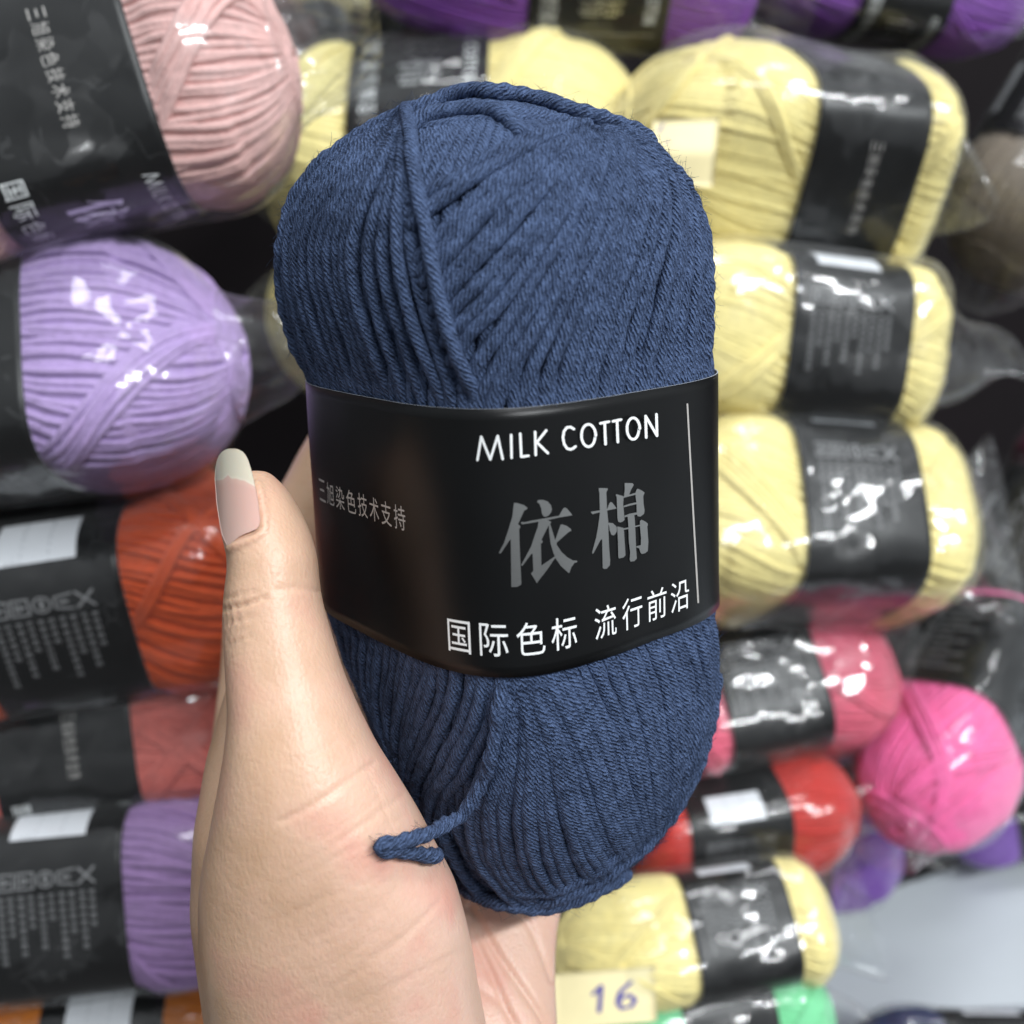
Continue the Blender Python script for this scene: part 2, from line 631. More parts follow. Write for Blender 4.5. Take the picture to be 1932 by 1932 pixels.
def seat(P_dir, lift, wob=0., seed=0):
    """directions along one strand -> centre line on the ball with its outward normals"""
    S = ball_dir(P_dir)
    Nn = ball_normal(S)
    z = S[:, 2]
    free = np.maximum(smooth01((z - LAB_T - .0005) / .007), smooth01((LAB_B - .0005 - z) / .007))
    l = -SR * 1.12 + lift * free
    if wob:
        T = np.gradient(S, axis=0)
        T /= np.linalg.norm(T, axis=1, keepdims=True) + 1e-12
        B = np.cross(T, Nn)
        s = np.linspace(0, len(S) * .0006, len(S))
        r = np.random.default_rng(seed)
        wv = np.sin(s * r.uniform(120, 260) + r.uniform(0, 6)) + .6 * np.sin(s * r.uniform(300, 520) + r.uniform(0, 6))
        S = S + B * (wv * wob)[:, None]
        l = l + .35 * wob * np.sin(s * r.uniform(150, 350) + r.uniform(0, 6))
    return S + Nn * np.asarray(l)[..., None] if np.ndim(l) else S + Nn * l, Nn


SC = 1932 / 2564                             # guides below are noted in photo pixels


def extend(Dr, a, b):
    """lengthen a polyline of points by a / b metres along its end tangents"""
    out = [Dr]
    if a > 0:
        t = Dr[0] - Dr[3]
        t /= np.linalg.norm(t)
        k = np.arange(int(a / .001), 0, -1)[:, None] * .001
        out.insert(0, Dr[0] + t * k)
    if b > 0:
        t = Dr[-1] - Dr[-4]
        t /= np.linalg.norm(t)
        k = np.arange(1, int(b / .001) + 1)[:, None] * .001
        out.append(Dr[-1] + t * k)
    return np.concatenate(out)


def family(guides, n, lift, ext=(0, 0), wob=.00012, seed=0, lift_ends=None):
    G = [resample(ball_hit(np.array(g) * SC), 44) for g in guides]
    G = np.array(G)
    mid = G[:, 22]
    c = np.concatenate([[0], np.cumsum(np.linalg.norm(np.diff(mid, axis=0), axis=1))])
    c = c / max(c[-1], 1e-9)
    paths = []
    rr = np.random.default_rng(seed)
    for i in range(n):
        t = i / (n - 1) if n > 1 else 0
        if 0 < i < n - 1:
            t += rr.normal() * .22 / n
        L = np.empty((44, 3))
        for a in range(44):
            for k in range(3):
                L[a, k] = np.interp(t, c, G[:, a, k])
        L = extend(L, *ext)
        L = resample(L[::3] if len(L) > 12 else L, step=.0006)
        lf = lift(t) if callable(lift) else lift
        lf = lf + rr.normal() * .00026
        ll = np.full(len(L), lf)
        if lift_ends:
            s = np.arange(len(L)) * .6
            ll = ll - lift_ends[0] * smooth01(1 - s / 9) - lift_ends[1] * smooth01(1 - s[::-1] / 9)
        paths.append(seat(L, ll, wob, seed * 100 + i))
    return paths


PATHS, ROPES = [], []
# under-layer: tilted loops all the way round
for i in range(84):
    ph = 2 * PI * i / 84
    tl = .30
    t = np.linspace(.03, PI - .03, 220)
    phi = ph + tl * np.cos(t) * 1.3
    D = np.stack([np.sin(t) * np.cos(phi) * .55, np.sin(t) * np.sin(phi) * .55, np.cos(t)], 1)
    PATHS.append(seat(D, -.0011, .0001, 900 + i))
# closing turns round both ends
for sgn in (1, -1):
    for k, rad in enumerate((.012, .0105, .009, .0075, .006, .0045, .003)):
        a = np.linspace(0, 2 * PI, 90)
        D = np.stack([rad * np.cos(a) * 1.6, rad * np.sin(a) * 1.4, np.full(90, sgn * .062)], 1)
        PATHS.append(seat(D, -.0007 - .0001 * k, .0001, 40 + k))
# upper left: from the crown down to the band
PATHS += family([[(1010, 250), (900, 292), (800, 365), (738, 450), (708, 560), (704, 650), (712, 730), (732, 820), (764, 930), (775, 1000)],
                 [(985, 290), (900, 365), (810, 470), (752, 580), (742, 690), (765, 800), (805, 900), (830, 990)],
                 [(990, 300), (930, 380), (850, 505), (806, 600), (815, 720), (848, 820), (885, 950), (905, 1020)],
                 [(1005, 300), (985, 400), (940, 530), (920, 640), (930, 740), (960, 840), (1000, 950), (1020, 1030)],
                 [(1020, 285), (1037, 388), (1047, 456), (1057, 536), (1074, 604), (1086, 671), (1104, 755), (1136, 850), (1172, 960), (1190, 1030)]],
                18, lambda t: .0003 + .0009 * smooth01((t - .93) / .05), (.006, .004), .00016, 1)
# upper right: fanned diagonals that dive under the seam
PATHS += family([[(1440, 300), (1350, 330), (1270, 365), (1190, 400), (1120, 440), (1050, 480)],
                 [(1430, 335), (1350, 375), (1270, 430), (1190, 500), (1120, 570), (1062, 630)],
                 [(1480, 355), (1430, 450), (1370, 540), (1290, 640), (1210, 730), (1125, 810)],
                 [(1510, 360), (1480, 480), (1450, 580), (1395, 700), (1320, 830), (1240, 950), (1195, 1030)],
                 [(1570, 360), (1570, 470), (1540, 590), (1500, 690), (1460, 800), (1420, 930), (1400, 1020)],
                 [(1632, 385), (1672, 480), (1668, 590), (1640, 690), (1600, 800), (1570, 920), (1556, 1010)]],
                24, .0003, (.005, .003), .00020, 2)
# far right: upright turns along the silhouette
PATHS += family([[(1660, 400), (1700, 480), (1705, 560), (1690, 650), (1665, 760), (1635, 880), (1615, 990)],
                 [(1640, 360), (1720, 440), (1765, 540), (1783, 640), (1786, 760), (1781, 880), (1778, 980)]],
                10, -.0001, (.012, .003), .00008, 3)
# crown: turns running over the top
ROPES += family([[(730, 500), (760, 420), (850, 330), (1000, 254), (1130, 232), (1240, 226), (1340, 240), (1450, 275), (1560, 305), (1600, 325)]],
                1, .0012, (.004, .004), 0, 4)
ROPES += family([[(1010, 320), (1060, 286), (1130, 268), (1210, 264), (1270, 282), (1318, 322)]], 1, .0010, (.003, 0), 0, 5, (0, .0012))
ROPES += family([[(772, 985), (742, 880), (712, 780), (702, 690), (710, 600), (728, 520), (760, 440), (850, 345), (960, 285), (1020, 262)]], 1, .0009, (.006, .004), 0, 6)
ROPES += family([[(1560, 300), (1620, 345), (1690, 410), (1740, 480), (1772, 570), (1783, 680), (1784, 800), (1778, 920), (1776, 990)]], 1, .0003, (.006, .004), 0, 7)
# lower left: out of the band and down to the palm
PATHS += family([[(815, 1480), (825, 1560), (845, 1640), (880, 1720), (920, 1800), (965, 1880), (1010, 1950)],
                 [(925, 1510), (915, 1600), (910, 1690), (925, 1780), (960, 1870), (1000, 1960), (1040, 2030)],
                 [(1090, 1560), (1085, 1660), (1062, 1760), (1025, 1860), (1000, 1950), (1020, 2020), (1060, 2080)],
                 [(1250, 1620), (1246, 1720), (1216, 1830), (1160, 1930), (1100, 2020), (1090, 2090), (1110, 2150)]],
                21, .0002, (.004, .006), .00022, 8)
# lower right: fan
PATHS += family([[(1272, 1620), (1264, 1700), (1258, 1775), (1240, 1855), (1215, 1930), (1180, 1995), (1175, 2080), (1200, 2160), (1250, 2225)],
                 [(1290, 1630), (1312, 1740), (1330, 1850), (1336, 1950), (1332, 2030), (1338, 2110), (1352, 2180), (1384, 2230)],
                 [(1310, 1640), (1350, 1760), (1400, 1860), (1435, 1950), (1460, 2040), (1490, 2110), (1530, 2165), (1550, 2190)],
                 [(1400, 1630), (1450, 1740), (1500, 1850), (1535, 1940), (1560, 2020), (1580, 2080), (1600, 2130), (1612, 2150)],
                 [(1560, 1580), (1610, 1700), (1640, 1810), (1655, 1900), (1660, 1970), (1660, 2030), (1657, 2070), (1655, 2090)],
                 [(1785, 1500), (1802, 1650), (1796, 1750), (1765, 1870), (1740, 1940), (1710, 1990), (1690, 2020), (1680, 2040)]],
                46, lambda t: .0003 + .0010 * smooth01(1 - t / .05), (.003, .008), .00014, 9)
# bottom turns
ROPES += family([[(1120, 2120), (1150, 2180), (1205, 2240), (1290, 2268), (1390, 2256), (1480, 2222), (1545, 2178), (1620, 2118), (1700, 2020), (1760, 1900), (1796, 1740)]],
                1, .0012, (.004, .006), .0001, 10)
ROPES += family([[(1110, 2150), (1150, 2215), (1220, 2265), (1300, 2290), (1400, 2280), (1490, 2244), (1545, 2200)]],
                1, .0017, (.004, .004), .0001, 11)
ROPES += family([[(1150, 2100), (1185, 2165), (1250, 2225), (1330, 2245), (1400, 2236), (1470, 2205), (1530, 2165)]],
                1, .0004, (.004, .004), 0, 12)

# ------------------------------------------------------------------ navy ball: yarn
ball = empty('yarn_ball', 'navy blue ball of cotton yarn in a black paper band, held upright in the hand', 'yarn ball', M=BALL_MW)
V, F, U = tube(PATHS, SR)
V2_, F2_, U2_ = tube(ROPES, SR * 1.16, 18, .06, ply=.10)
V, F, U = np.concatenate([V, V2_]), np.concatenate([F, F2_ + len(V)]), np.concatenate([U, U2_])
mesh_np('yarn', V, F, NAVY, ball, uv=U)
# solid heart so that no light comes through
zz = np.linspace(0, 1, 40)
t = np.linspace(.02, PI - .02, 40)
th = np.linspace(0, 2 * PI, 64, endpoint=False)
D = np.stack([np.sin(t)[:, None] * np.cos(th)[None] * .5, np.sin(t)[:, None] * np.sin(th)[None] * .5, np.cos(t)[:, None] + 0 * th[None]], -1)
S = ball_dir(D.reshape(-1, 3))
S = S - ball_normal(S) * .0030
mesh_np('core', S, grid_faces(40, 64), plain('navy core', (.012, .026, .07), .9), ball)
# fuzz: short loose fibres
fz = []
allP = np.concatenate([p for p, n in PATHS[98:] + ROPES])
allN = np.concatenate([n for p, n in PATHS[98:] + ROPES])
pick = rng.choice(len(allP), 9000)
for i in pick:
    z = allP[i, 2]
    if LAB_B - .002 < z < LAB_T + .002:
        continue
    n = allN[i]
    tdir = np.cross(n, rng.normal(size=3))
    tdir /= np.linalg.norm(tdir) + 1e-9
    L = rng.uniform(.0010, .0028)
    p0 = allP[i] + n * SR * .9 + tdir * SR * rng.uniform(-.5, .5)
    k = np.linspace(0, 1, 4)[:, None]
    cr = rng.normal(size=3) * .3
    P = p0 + n * (k * L * rng.uniform(.12, .55)) + tdir * (k * L) + cr * (k ** 2 * L * .5)
    fz.append((P, np.repeat(n[None], 4, 0)))
V, F, U = tube(fz, .000022, 3, 0, False)
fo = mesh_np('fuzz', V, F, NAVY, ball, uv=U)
fo['kind'] = 'stuff'

# loose tail: leaves the seam, lies over the ball of the thumb and doubles back
q = ball_hit(np.array([(1262, 1640), (1259, 1700), (1250, 1775), (1237, 1870), (1216, 1948)]) * SC)
q = to_view(q + ball_normal(q) * np.array([-.0034, -.0015, .0006, .0012, .0014])[:, None])
tail_px = [(1150, 2044, .1790), (1092, 2076, .1712), (1030, 2102, .1658), (985, 2110, .1632), (957, 2112, .1622), (950, 2122, .1626), (964, 2128, .1634),
           (992, 2128, .1650), (1035, 2136, .1676), (1076, 2142, .1706), (1104, 2140, .1745)]
tp = np.array([at(u * SC, v * SC, d) for u, v, d in tail_px])
P = resample(to_loc(np.concatenate([q, tp])), step=.0005)
nn = np.repeat(to_loc(np.array([0, 0, 0.]))[None], len(P), 0) - P
nn /= np.linalg.norm(nn, axis=1, keepdims=True)
sw = np.arange(len(P)) * .0005
P = P + np.stack([np.sin(sw * 610), np.cos(sw * 470 + 1), np.sin(sw * 530 + 2)], 1) * .00016
V, F, U = tube([(P, nn)], SR * .98, 24, .08, ply=.14)
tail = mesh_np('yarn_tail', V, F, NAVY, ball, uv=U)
fr = []
for i in range(420):
    j = rng.integers(6, len(P) - 1) if i > 60 else len(P) - 2
    d0 = rng.normal(size=3)
    d0 /= np.linalg.norm(d0)
    T0 = P[j] - P[j - 1]
    T0 /= np.linalg.norm(T0)
    d1 = d0 - T0 * d0.dot(T0)
    d1 /= np.linalg.norm(d1)
    k = np.linspace(0, 1, 4)[:, None]
    L = rng.uniform(.0008, .0022)
    fr.append((P[j] + d1 * SR * .85 * (i > 60) + (d1 * rng.uniform(.2, .7) + T0 * rng.choice([-1, 1]) * (1 if i > 60 else 0) + T0 * (i <= 60)) * k * L + rng.normal(size=3) * .3 * k ** 2 * L,
               np.repeat(d0[None], 4, 0)))
V, F, U = tube(fr, .000024, 3, 0, False)
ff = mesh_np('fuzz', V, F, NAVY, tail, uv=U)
ff['kind'] = 'stuff'


# ------------------------------------------------------------------ paper band and its print, in the ball's frame
def band_r(phi, z, off=0.):
    w = np.interp(z, [LAB_B, LAB_T], [1.0206, 1.0003])
    n = NEXP
    r = (np.abs(np.cos(phi) / RA) ** n + np.abs(np.sin(phi) / RB) ** n) ** (-1 / n)
    wav = np.sin(phi * 7 + z * 90 + .6) * np.sin(z * 170 + phi * 3) + .7 * np.sin(phi * 13 - z * 140 + 2)
    return r * w + off + .00007 * wav


def band_pt(phi, z, off=0.):
    r = band_r(phi, z, off)
    return np.stack([r * np.cos(phi), r * np.sin(phi), z + 0 * phi], -1)


_ph = np.linspace(0, 2 * PI, 4001)
_s = np.concatenate([[0], np.cumsum(np.linalg.norm(np.diff(band_pt(_ph, np.zeros(4001)), axis=0), axis=1))])
CIRC = _s[-1]


def s_to_phi(s):
    return np.interp(np.mod(s, CIRC), _s, _ph)


def phi_to_s(p):
    return np.interp(np.mod(p, 2 * PI), _ph, _s)


def band_hit(uv, off=.0005):
    """picture point -> (s, h) on the band"""
    uv = np.asarray(uv, float).reshape(-1, 2)
    d = np.linspace(.145, .235, 900)
    P = to_loc(at(uv[:, 0:1], uv[:, 1:2], d[None]))
    g = np.hypot(P[..., 0], P[..., 1]) - band_r(np.arctan2(P[..., 1], P[..., 0]), P[..., 2], off)
    k = (g < 0).argmax(1)
    k = np.where(k == 0, g.argmin(1), k)
    i = np.arange(len(uv))
    g0, g1 = g[i, k - 1], g[i, k]
    f = np.clip(g0 / (g0 - g1 + 1e-12), 0, 1)[:, None]
    Q = P[i, k - 1] * (1 - f) + P[i, k] * f
    return phi_to_s(np.arctan2(Q[:, 1], Q[:, 0])), Q[:, 2]


BAND_OFF = .00045


def make_band_mesh(zt=LAB_T, zb=LAB_B, nz=24, nphi=360):
    phi = np.linspace(0, 2 * PI, nphi, endpoint=False)
    zs = np.linspace(zb, zt, nz)
    rings = [band_pt(phi, z, BAND_OFF) for z in zs]
    inner = [band_pt(phi, z, BAND_OFF - .00022) for z in (zt, zb)]
    V = np.concatenate(rings + inner)
    F = grid_faces(nz + 2, nphi)
    mi = np.zeros(len(F), int)
    mi[(nz - 1) * nphi:nz * nphi] = 1
    close = np.stack([(nz + 1) * nphi + np.arange(nphi), (nz + 1) * nphi + (np.arange(nphi) + 1) % nphi,
                      (np.arange(nphi) + 1) % nphi, np.arange(nphi)], 1)
    F = np.concatenate([F, close])
    mi = np.concatenate([mi, np.ones(nphi, int)])
    return V, F, mi


V, F, mi = make_band_mesh()
band = mesh_np('label_band', V, F, [PAPER, EDGE], ball, mat_idx=mi)


def flat_mesh(polys, cell, grid_dir=(1, 1)):
    """list of 2-D polygons -> bmesh triangulated and cut into small cells; returns verts, faces, layer"""
    Vs, Fs, Ls = [], [], []
    base = 0
    for li, pg in enumerate(polys):
        bm = bmesh.new()
        ar = sum(pg[i - 1][0] * pg[i][1] - pg[i][0] * pg[i - 1][1] for i in range(len(pg)))
        vs = [bm.verts.new((x, y, 0)) for x, y in (pg if ar > 0 else pg[::-1])]
        try:
            f = bm.faces.new(vs)
        except ValueError:
            bm.free()
            continue
        f.normal_update()
        bmesh.ops.triangulate(bm, faces=bm.faces[:])
        cut_bm(bm, cell)
        bmesh.ops.dissolve_degenerate(bm, edges=bm.edges[:], dist=cell * .01)
        bm.verts.index_update()
        Vs.append(np.array([(v.co.x, v.co.y) for v in bm.verts]))
        Fs += [[v.index + base for v in f.verts] for f in bm.faces]
        Ls.append(np.full(len(bm.verts), li))
        base += len(bm.verts)
        bm.free()
    return np.concatenate(Vs), Fs, np.concatenate(Ls)


def cut_bm(bm, cell):
    xs = [v.co.x for v in bm.verts]
    ys = [v.co.y for v in bm.verts]
    x = min(xs) + cell
    while x < max(xs):
        bmesh.ops.bisect_plane(bm, geom=bm.verts[:] + bm.edges[:] + bm.faces[:], plane_co=(x, 0, 0), plane_no=(1, 0, 0))
        x += cell
    y = min(ys) + cell
    while y < max(ys):
        bmesh.ops.bisect_plane(bm, geom=bm.verts[:] + bm.edges[:] + bm.faces[:], plane_co=(0, y, 0), plane_no=(0, 1, 0))
        y += cell


def stroke(pts, w, n=10):
    """polyline -> outline polygon of a round-ended stroke, as separate convex quads and dots"""
    pts = [np.array(p, float) for p in pts]
    out = []
    for a, b in zip(pts[:-1], pts[1:]):
        d = b - a
        d /= np.linalg.norm(d) + 1e-9
        nrm = np.array([-d[1], d[0]]) * w / 2
        ang = math.atan2(d[1], d[0])
        arc1 = [b + w / 2 * np.array([math.cos(ang + x), math.sin(ang + x)]) for x in np.linspace(-PI / 2, PI / 2, n)]
        arc0 = [a + w / 2 * np.array([math.cos(ang + x), math.sin(ang + x)]) for x in np.linspace(PI / 2, 3 * PI / 2, n)]
        out.append([tuple(p) for p in arc1 + arc0])
    return out


def print_px(name, polys_src, mat, parent, cell=7, off=.00006):
    """outlines noted in photo pixels -> ink lying on the band"""
    V2, F, L = flat_mesh(polys_src, cell)
    s, h = band_hit(V2 * SC)
    P = band_pt(s_to_phi(s), h, BAND_OFF + off)
    r = np.hypot(P[:, 0], P[:, 1])
    k = (r + L * .000009) / r
    P[:, :2] *= k[:, None]
    return ink(name, P, F, mat, parent)


def ink(name, P, F, mat, parent):
    o = mesh_np(name, P, F, mat, parent, smooth=True)
    me = o.data
    co = np.empty(len(me.vertices) * 3, np.float32)
    me.vertices.foreach_get('co', co)
    co = co.reshape(-1, 3)
    e = 1e-3
    ph = np.arctan2(co[:, 1], co[:, 0])
    a_, b_ = band_pt(ph - e, co[:, 2]), band_pt(ph + e, co[:, 2])
    n = np.cross(b_ - a_, np.array([0, 0, 1.]))
    n /= np.linalg.norm(n, axis=1, keepdims=True)
    bm = bmesh.new()
    bm.from_mesh(me)
    for f in bm.faces:
        if f.normal.dot(Vector(n[f.verts[0].index])) < 0:
            f.normal_flip()
    bm.to_mesh(me)
    bm.free()
    me.polygons.foreach_set('use_smooth', np.ones(len(me.polygons), bool))
    me.normals_split_custom_set_from_vertices(n.tolist())
    return o


def print_sh(name, items, mat, parent, cell=.0012, off=.00002):
    """polygons in band coordinates (s, h) -> ink on the band"""
    V2, F, L = flat_mesh(items, cell)
    P = band_pt(s_to_phi(V2[:, 0]), V2[:, 1], BAND_OFF + off)
    r = np.hypot(P[:, 0], P[:, 1])
    P[:, :2] *= ((r + (L % 12) * .0000035) / r)[:, None]
    return ink(name, P, F, mat, parent)


def text_sh(name, chars, mat, parent, off=.00002, thin=0.):
    """chars: (character, s centre, h centre, width, height) set with the built-in font"""
    Vs, Fs = [], []
    base = 0
    cu = bpy.data.curves.new('type', 'FONT')
    cu.resolution_u = 3
    if thin:
        cu.offset = -thin
    ob = bpy.data.objects.new('type', cu)
    COL.objects.link(ob)
    for ch, s, h, w, ht in chars:
        cu.body = ch
        bpy.context.view_layer.update()
        me = bpy.data.meshes.new_from_object(ob.evaluated_get(bpy.context.evaluated_depsgraph_get()))
        bm = bmesh.new()
        bm.from_mesh(me)
        bpy.data.meshes.remove(me)
        xs = [v.co.x for v in bm.verts]
        ys = [v.co.y for v in bm.verts]
        kx, ky = w / max(max(xs) - min(xs), 1e-6), ht / max(max(ys) - min(ys), 1e-6)
        mx, my = (max(xs) + min(xs)) / 2, (max(ys) + min(ys)) / 2
        for v in bm.verts:
            v.co = ((v.co.x - mx) * kx, (v.co.y - my) * ky, 0)
        cut_bm(bm, .0009)
        bm.verts.index_update()
        a = np.array([(v.co.x + s, v.co.y + h) for v in bm.verts])
        Vs.append(a)
        Fs += [[v.index + base for v in f.verts] for f in bm.faces]
        base += len(a)
        bm.free()
    bpy.data.objects.remove(ob)
    V2 = np.concatenate(Vs)
    P = band_pt(s_to_phi(V2[:, 0]), V2[:, 1], BAND_OFF + off)
    return ink(name, P, Fs, mat, parent)


def m6(c, k, ox, oy):
    return [(ox + k * x, oy + k * y) for x, y in c]


def ell(cx, cy, rx, ry, rot=0, n=26):
    a = np.linspace(0, 2 * PI, n)
    return [(cx + rx * math.cos(t) * math.cos(rot) - ry * math.sin(t) * math.sin(rot), cy + rx * math.cos(t) * math.sin(rot) + ry * math.sin(t) * math.cos(rot)) for t in a]


title = []
for st in ([(102, 488), (132, 302), (205, 484), (265, 295), (305, 480)], [(373, 287), (377, 470)], [(446, 277), (455, 462), (512, 454)],
           [(566, 262), (571, 447)], [(655, 250), (580, 345), (668, 432)],
           [(877, 238), (850, 222), (820, 226), (797, 258), (789, 305), (798, 358), (822, 395), (850, 402), (872, 393), (889, 378)],
           ell(990, 289, 56, 91, -.03), [(1082, 190), (1150, 177)], [(1116, 190), (1123, 357)], [(1181, 174), (1246, 160)], [(1214, 172), (1220, 340)],
           ell(1338, 232, 49, 87, -.03), [(1437, 302), (1432, 131), (1522, 289), (1517, 117)]):
    title += stroke(m6(st, .31056, 1164, 1000), 6.4)
print_px('title_lettering', title, WHITE, band, 6)
print_px('rule_line', stroke([(1721, 1012), (1730, 1180), (1739, 1345), (1748, 1508)], 4.2), GREYINK, band, 8)

YI = [[(285, 478), (330, 480), (430, 510), (480, 545), (487, 562), (470, 580), (440, 590), (345, 800), (380, 828), (378, 850), (362, 870), (372, 1200), (395, 1690), (390, 1715), (340, 1745), (250, 1752), (243, 1740), (235, 1030), (215, 1045), (85, 1240), (65, 1243), (55, 1228), (130, 1090), (200, 880), (260, 680), (275, 540)],
      [(630, 460), (650, 435), (720, 432), (790, 455), (840, 510), (857, 570), (845, 620), (810, 665), (760, 690), (730, 680), (705, 640), (695, 560), (670, 495)],
      [(385, 775), (400, 765), (440, 770), (550, 745), (750, 710), (965, 670), (1020, 570), (1050, 547), (1080, 560), (1140, 630), (1165, 665), (960, 700), (800, 735), (600, 770), (420, 800), (405, 798)],
      [(655, 755), (740, 735), (800, 738), (848, 768), (800, 830), (700, 1030), (720, 1065), (710, 1080), (690, 1095), (692, 1200), (698, 1425), (900, 1285), (930, 1290), (890, 1330), (790, 1480), (650, 1660), (630, 1692), (540, 1545), (575, 1505), (565, 1245), (540, 1255), (410, 1430), (390, 1422), (400, 1400), (540, 1140), (610, 930), (640, 850)],
      [(808, 805), (828, 790), (857, 880), (905, 1040), (985, 810), (1010, 800), (1080, 825), (1140, 870), (1150, 895), (1100, 925), (930, 1075), (925, 1105), (1000, 1220), (1090, 1300), (1170, 1345), (1235, 1350), (1240, 1365), (1225, 1380), (1200, 1380), (1150, 1450), (1120, 1533), (1100, 1530), (990, 1430), (920, 1330), (880, 1240), (835, 1090), (815, 930)]]
MIAN = [[(285, 318), (300, 310), (440, 315), (460, 325), (430, 390), (440, 700), (465, 930), (470, 1150), (480, 1400), (500, 1650), (495, 1745), (440, 1810), (390, 1815), (362, 1795), (355, 1450), (350, 1260), (320, 1280), (190, 1525), (165, 1530), (165, 1510), (240, 1230), (275, 1040), (310, 780), (300, 400)],
        [(140, 760), (145, 750), (310, 725), (450, 690), (470, 630), (490, 585), (515, 568), (545, 590), (620, 690), (460, 725), (210, 785), (175, 800)],
        [(450, 952), (545, 962), (600, 1010), (625, 1040), (625, 1110), (590, 1175), (555, 1192), (520, 1175), (490, 1100), (480, 1020)],
        [(600, 435), (620, 425), (750, 465), (740, 600), (765, 900), (730, 935), (690, 950), (650, 940), (635, 880), (620, 480)],
        [(765, 225), (780, 215), (915, 220), (935, 255), (880, 350), (850, 440), (770, 480), (755, 460), (770, 330)],
        [(740, 465), (850, 435), (975, 395), (980, 430), (850, 465), (745, 492)],
        [(965, 400), (985, 340), (1010, 322), (1090, 360), (1135, 395), (1110, 460), (1115, 600), (1135, 720), (1125, 790), (1060, 840), (1010, 835), (990, 800), (985, 600), (970, 480)],
        [(745, 640), (860, 600), (985, 575), (990, 608), (870, 635), (750, 668)],
        [(755, 825), (860, 785), (1000, 760), (1000, 800), (860, 830), (760, 855)],
        [(625, 1030), (640, 1025), (740, 1050), (750, 1100), (760, 1250), (780, 1560), (740, 1600), (660, 1620), (645, 1590), (640, 1300)],
        [(730, 1060), (840, 1040), (1050, 990), (1050, 1015), (960, 1035), (840, 1068), (745, 1088)],
        [(815, 820), (940, 810), (950, 900), (965, 1200), (975, 1450), (988, 1620), (940, 1670), (870, 1675), (855, 1640), (865, 1500), (840, 1300), (830, 1000)],
        [(1045, 920), (1075, 898), (1140, 930), (1190, 970), (1190, 1005), (1180, 1020), (1200, 1300), (1190, 1480), (1140, 1520), (1080, 1535), (1055, 1510), (1030, 1430), (975, 1410), (980, 1390), (1060, 1370), (1065, 1250), (1045, 1020)]]
print_px('foil_lettering', [m6(p, .16566, 1240, 1180) for p in YI] + [m6(p, .13459, 1460, 1180) for p in MIAN], FOIL, band, 7)

# slogan and side line: measured boxes (photo px), set in type
def boxes(chars, rects):
    out = []
    for ch, (x0, y0, x1, y1) in zip(chars, rects):
        c = ((x0 + x1) / 2, (y0 + y1) / 2)
        (s, h) = band_hit(np.array([c]) * SC)
        (sl, _), (sr, _) = [tuple(a[0] for a in band_hit(np.array([(x, c[1])]) * SC)) for x in (x0, x1)]
        out.append([ch, s[0], h[0], (sr - sl)])
    return out


def c4(r):
    return tuple((1100 if i % 2 == 0 else 900) + .44 * x for i, x in enumerate(r))


slog = boxes('国际色标流行前沿', [c4(r) for r in ((48, 1497, 173, 1670), (228, 1530, 390, 1680), (445, 1505, 600, 1665), (640, 1460, 785, 1630),
                                          (885, 1410, 1010, 1570), (1045, 1360, 1155, 1520), (1190, 1310, 1290, 1480), (1325, 1278, 1418, 1425))])
SLOG = slog
hs = np.polyfit([c[1] for c in slog], [c[2] for c in slog], 1)
text_sh('slogan_lettering', [(c[0], c[1], float(np.polyval(hs, c[1])), .0041 if c[0] == '国' else .0044, .0053) for c in slog], WHITE, band)
(sa, ha), (sb, hb) = [tuple(a[0] for a in band_hit(np.array([p]) * SC)) for p in ((806, 1228), (1000, 1296))]
SIDE = (sa, ha, sb, hb)
text_sh('side_lettering', [(ch, sa + (sb - sa) * i / 7, ha + (hb - ha) * i / 7, (sb - sa) / 7 * .80, .0040) for i, ch in enumerate('三旭染色技术支持')],
        GREYINK, band)
print('BAND', CIRC, [(c[0], round(c[1], 4), round(c[2], 4), round(c[3], 4)) for c in slog], np.round(SIDE, 4))

# the faces turned away: white form panel on one side, care signs and small print on the other
s_form, s_care = phi_to_s(.0) + .0, phi_to_s(PI / 2)


def rect(s0, h0, s1, h1):
    return [(s0, h0), (s1, h0), (s1, h1), (s0, h1)]


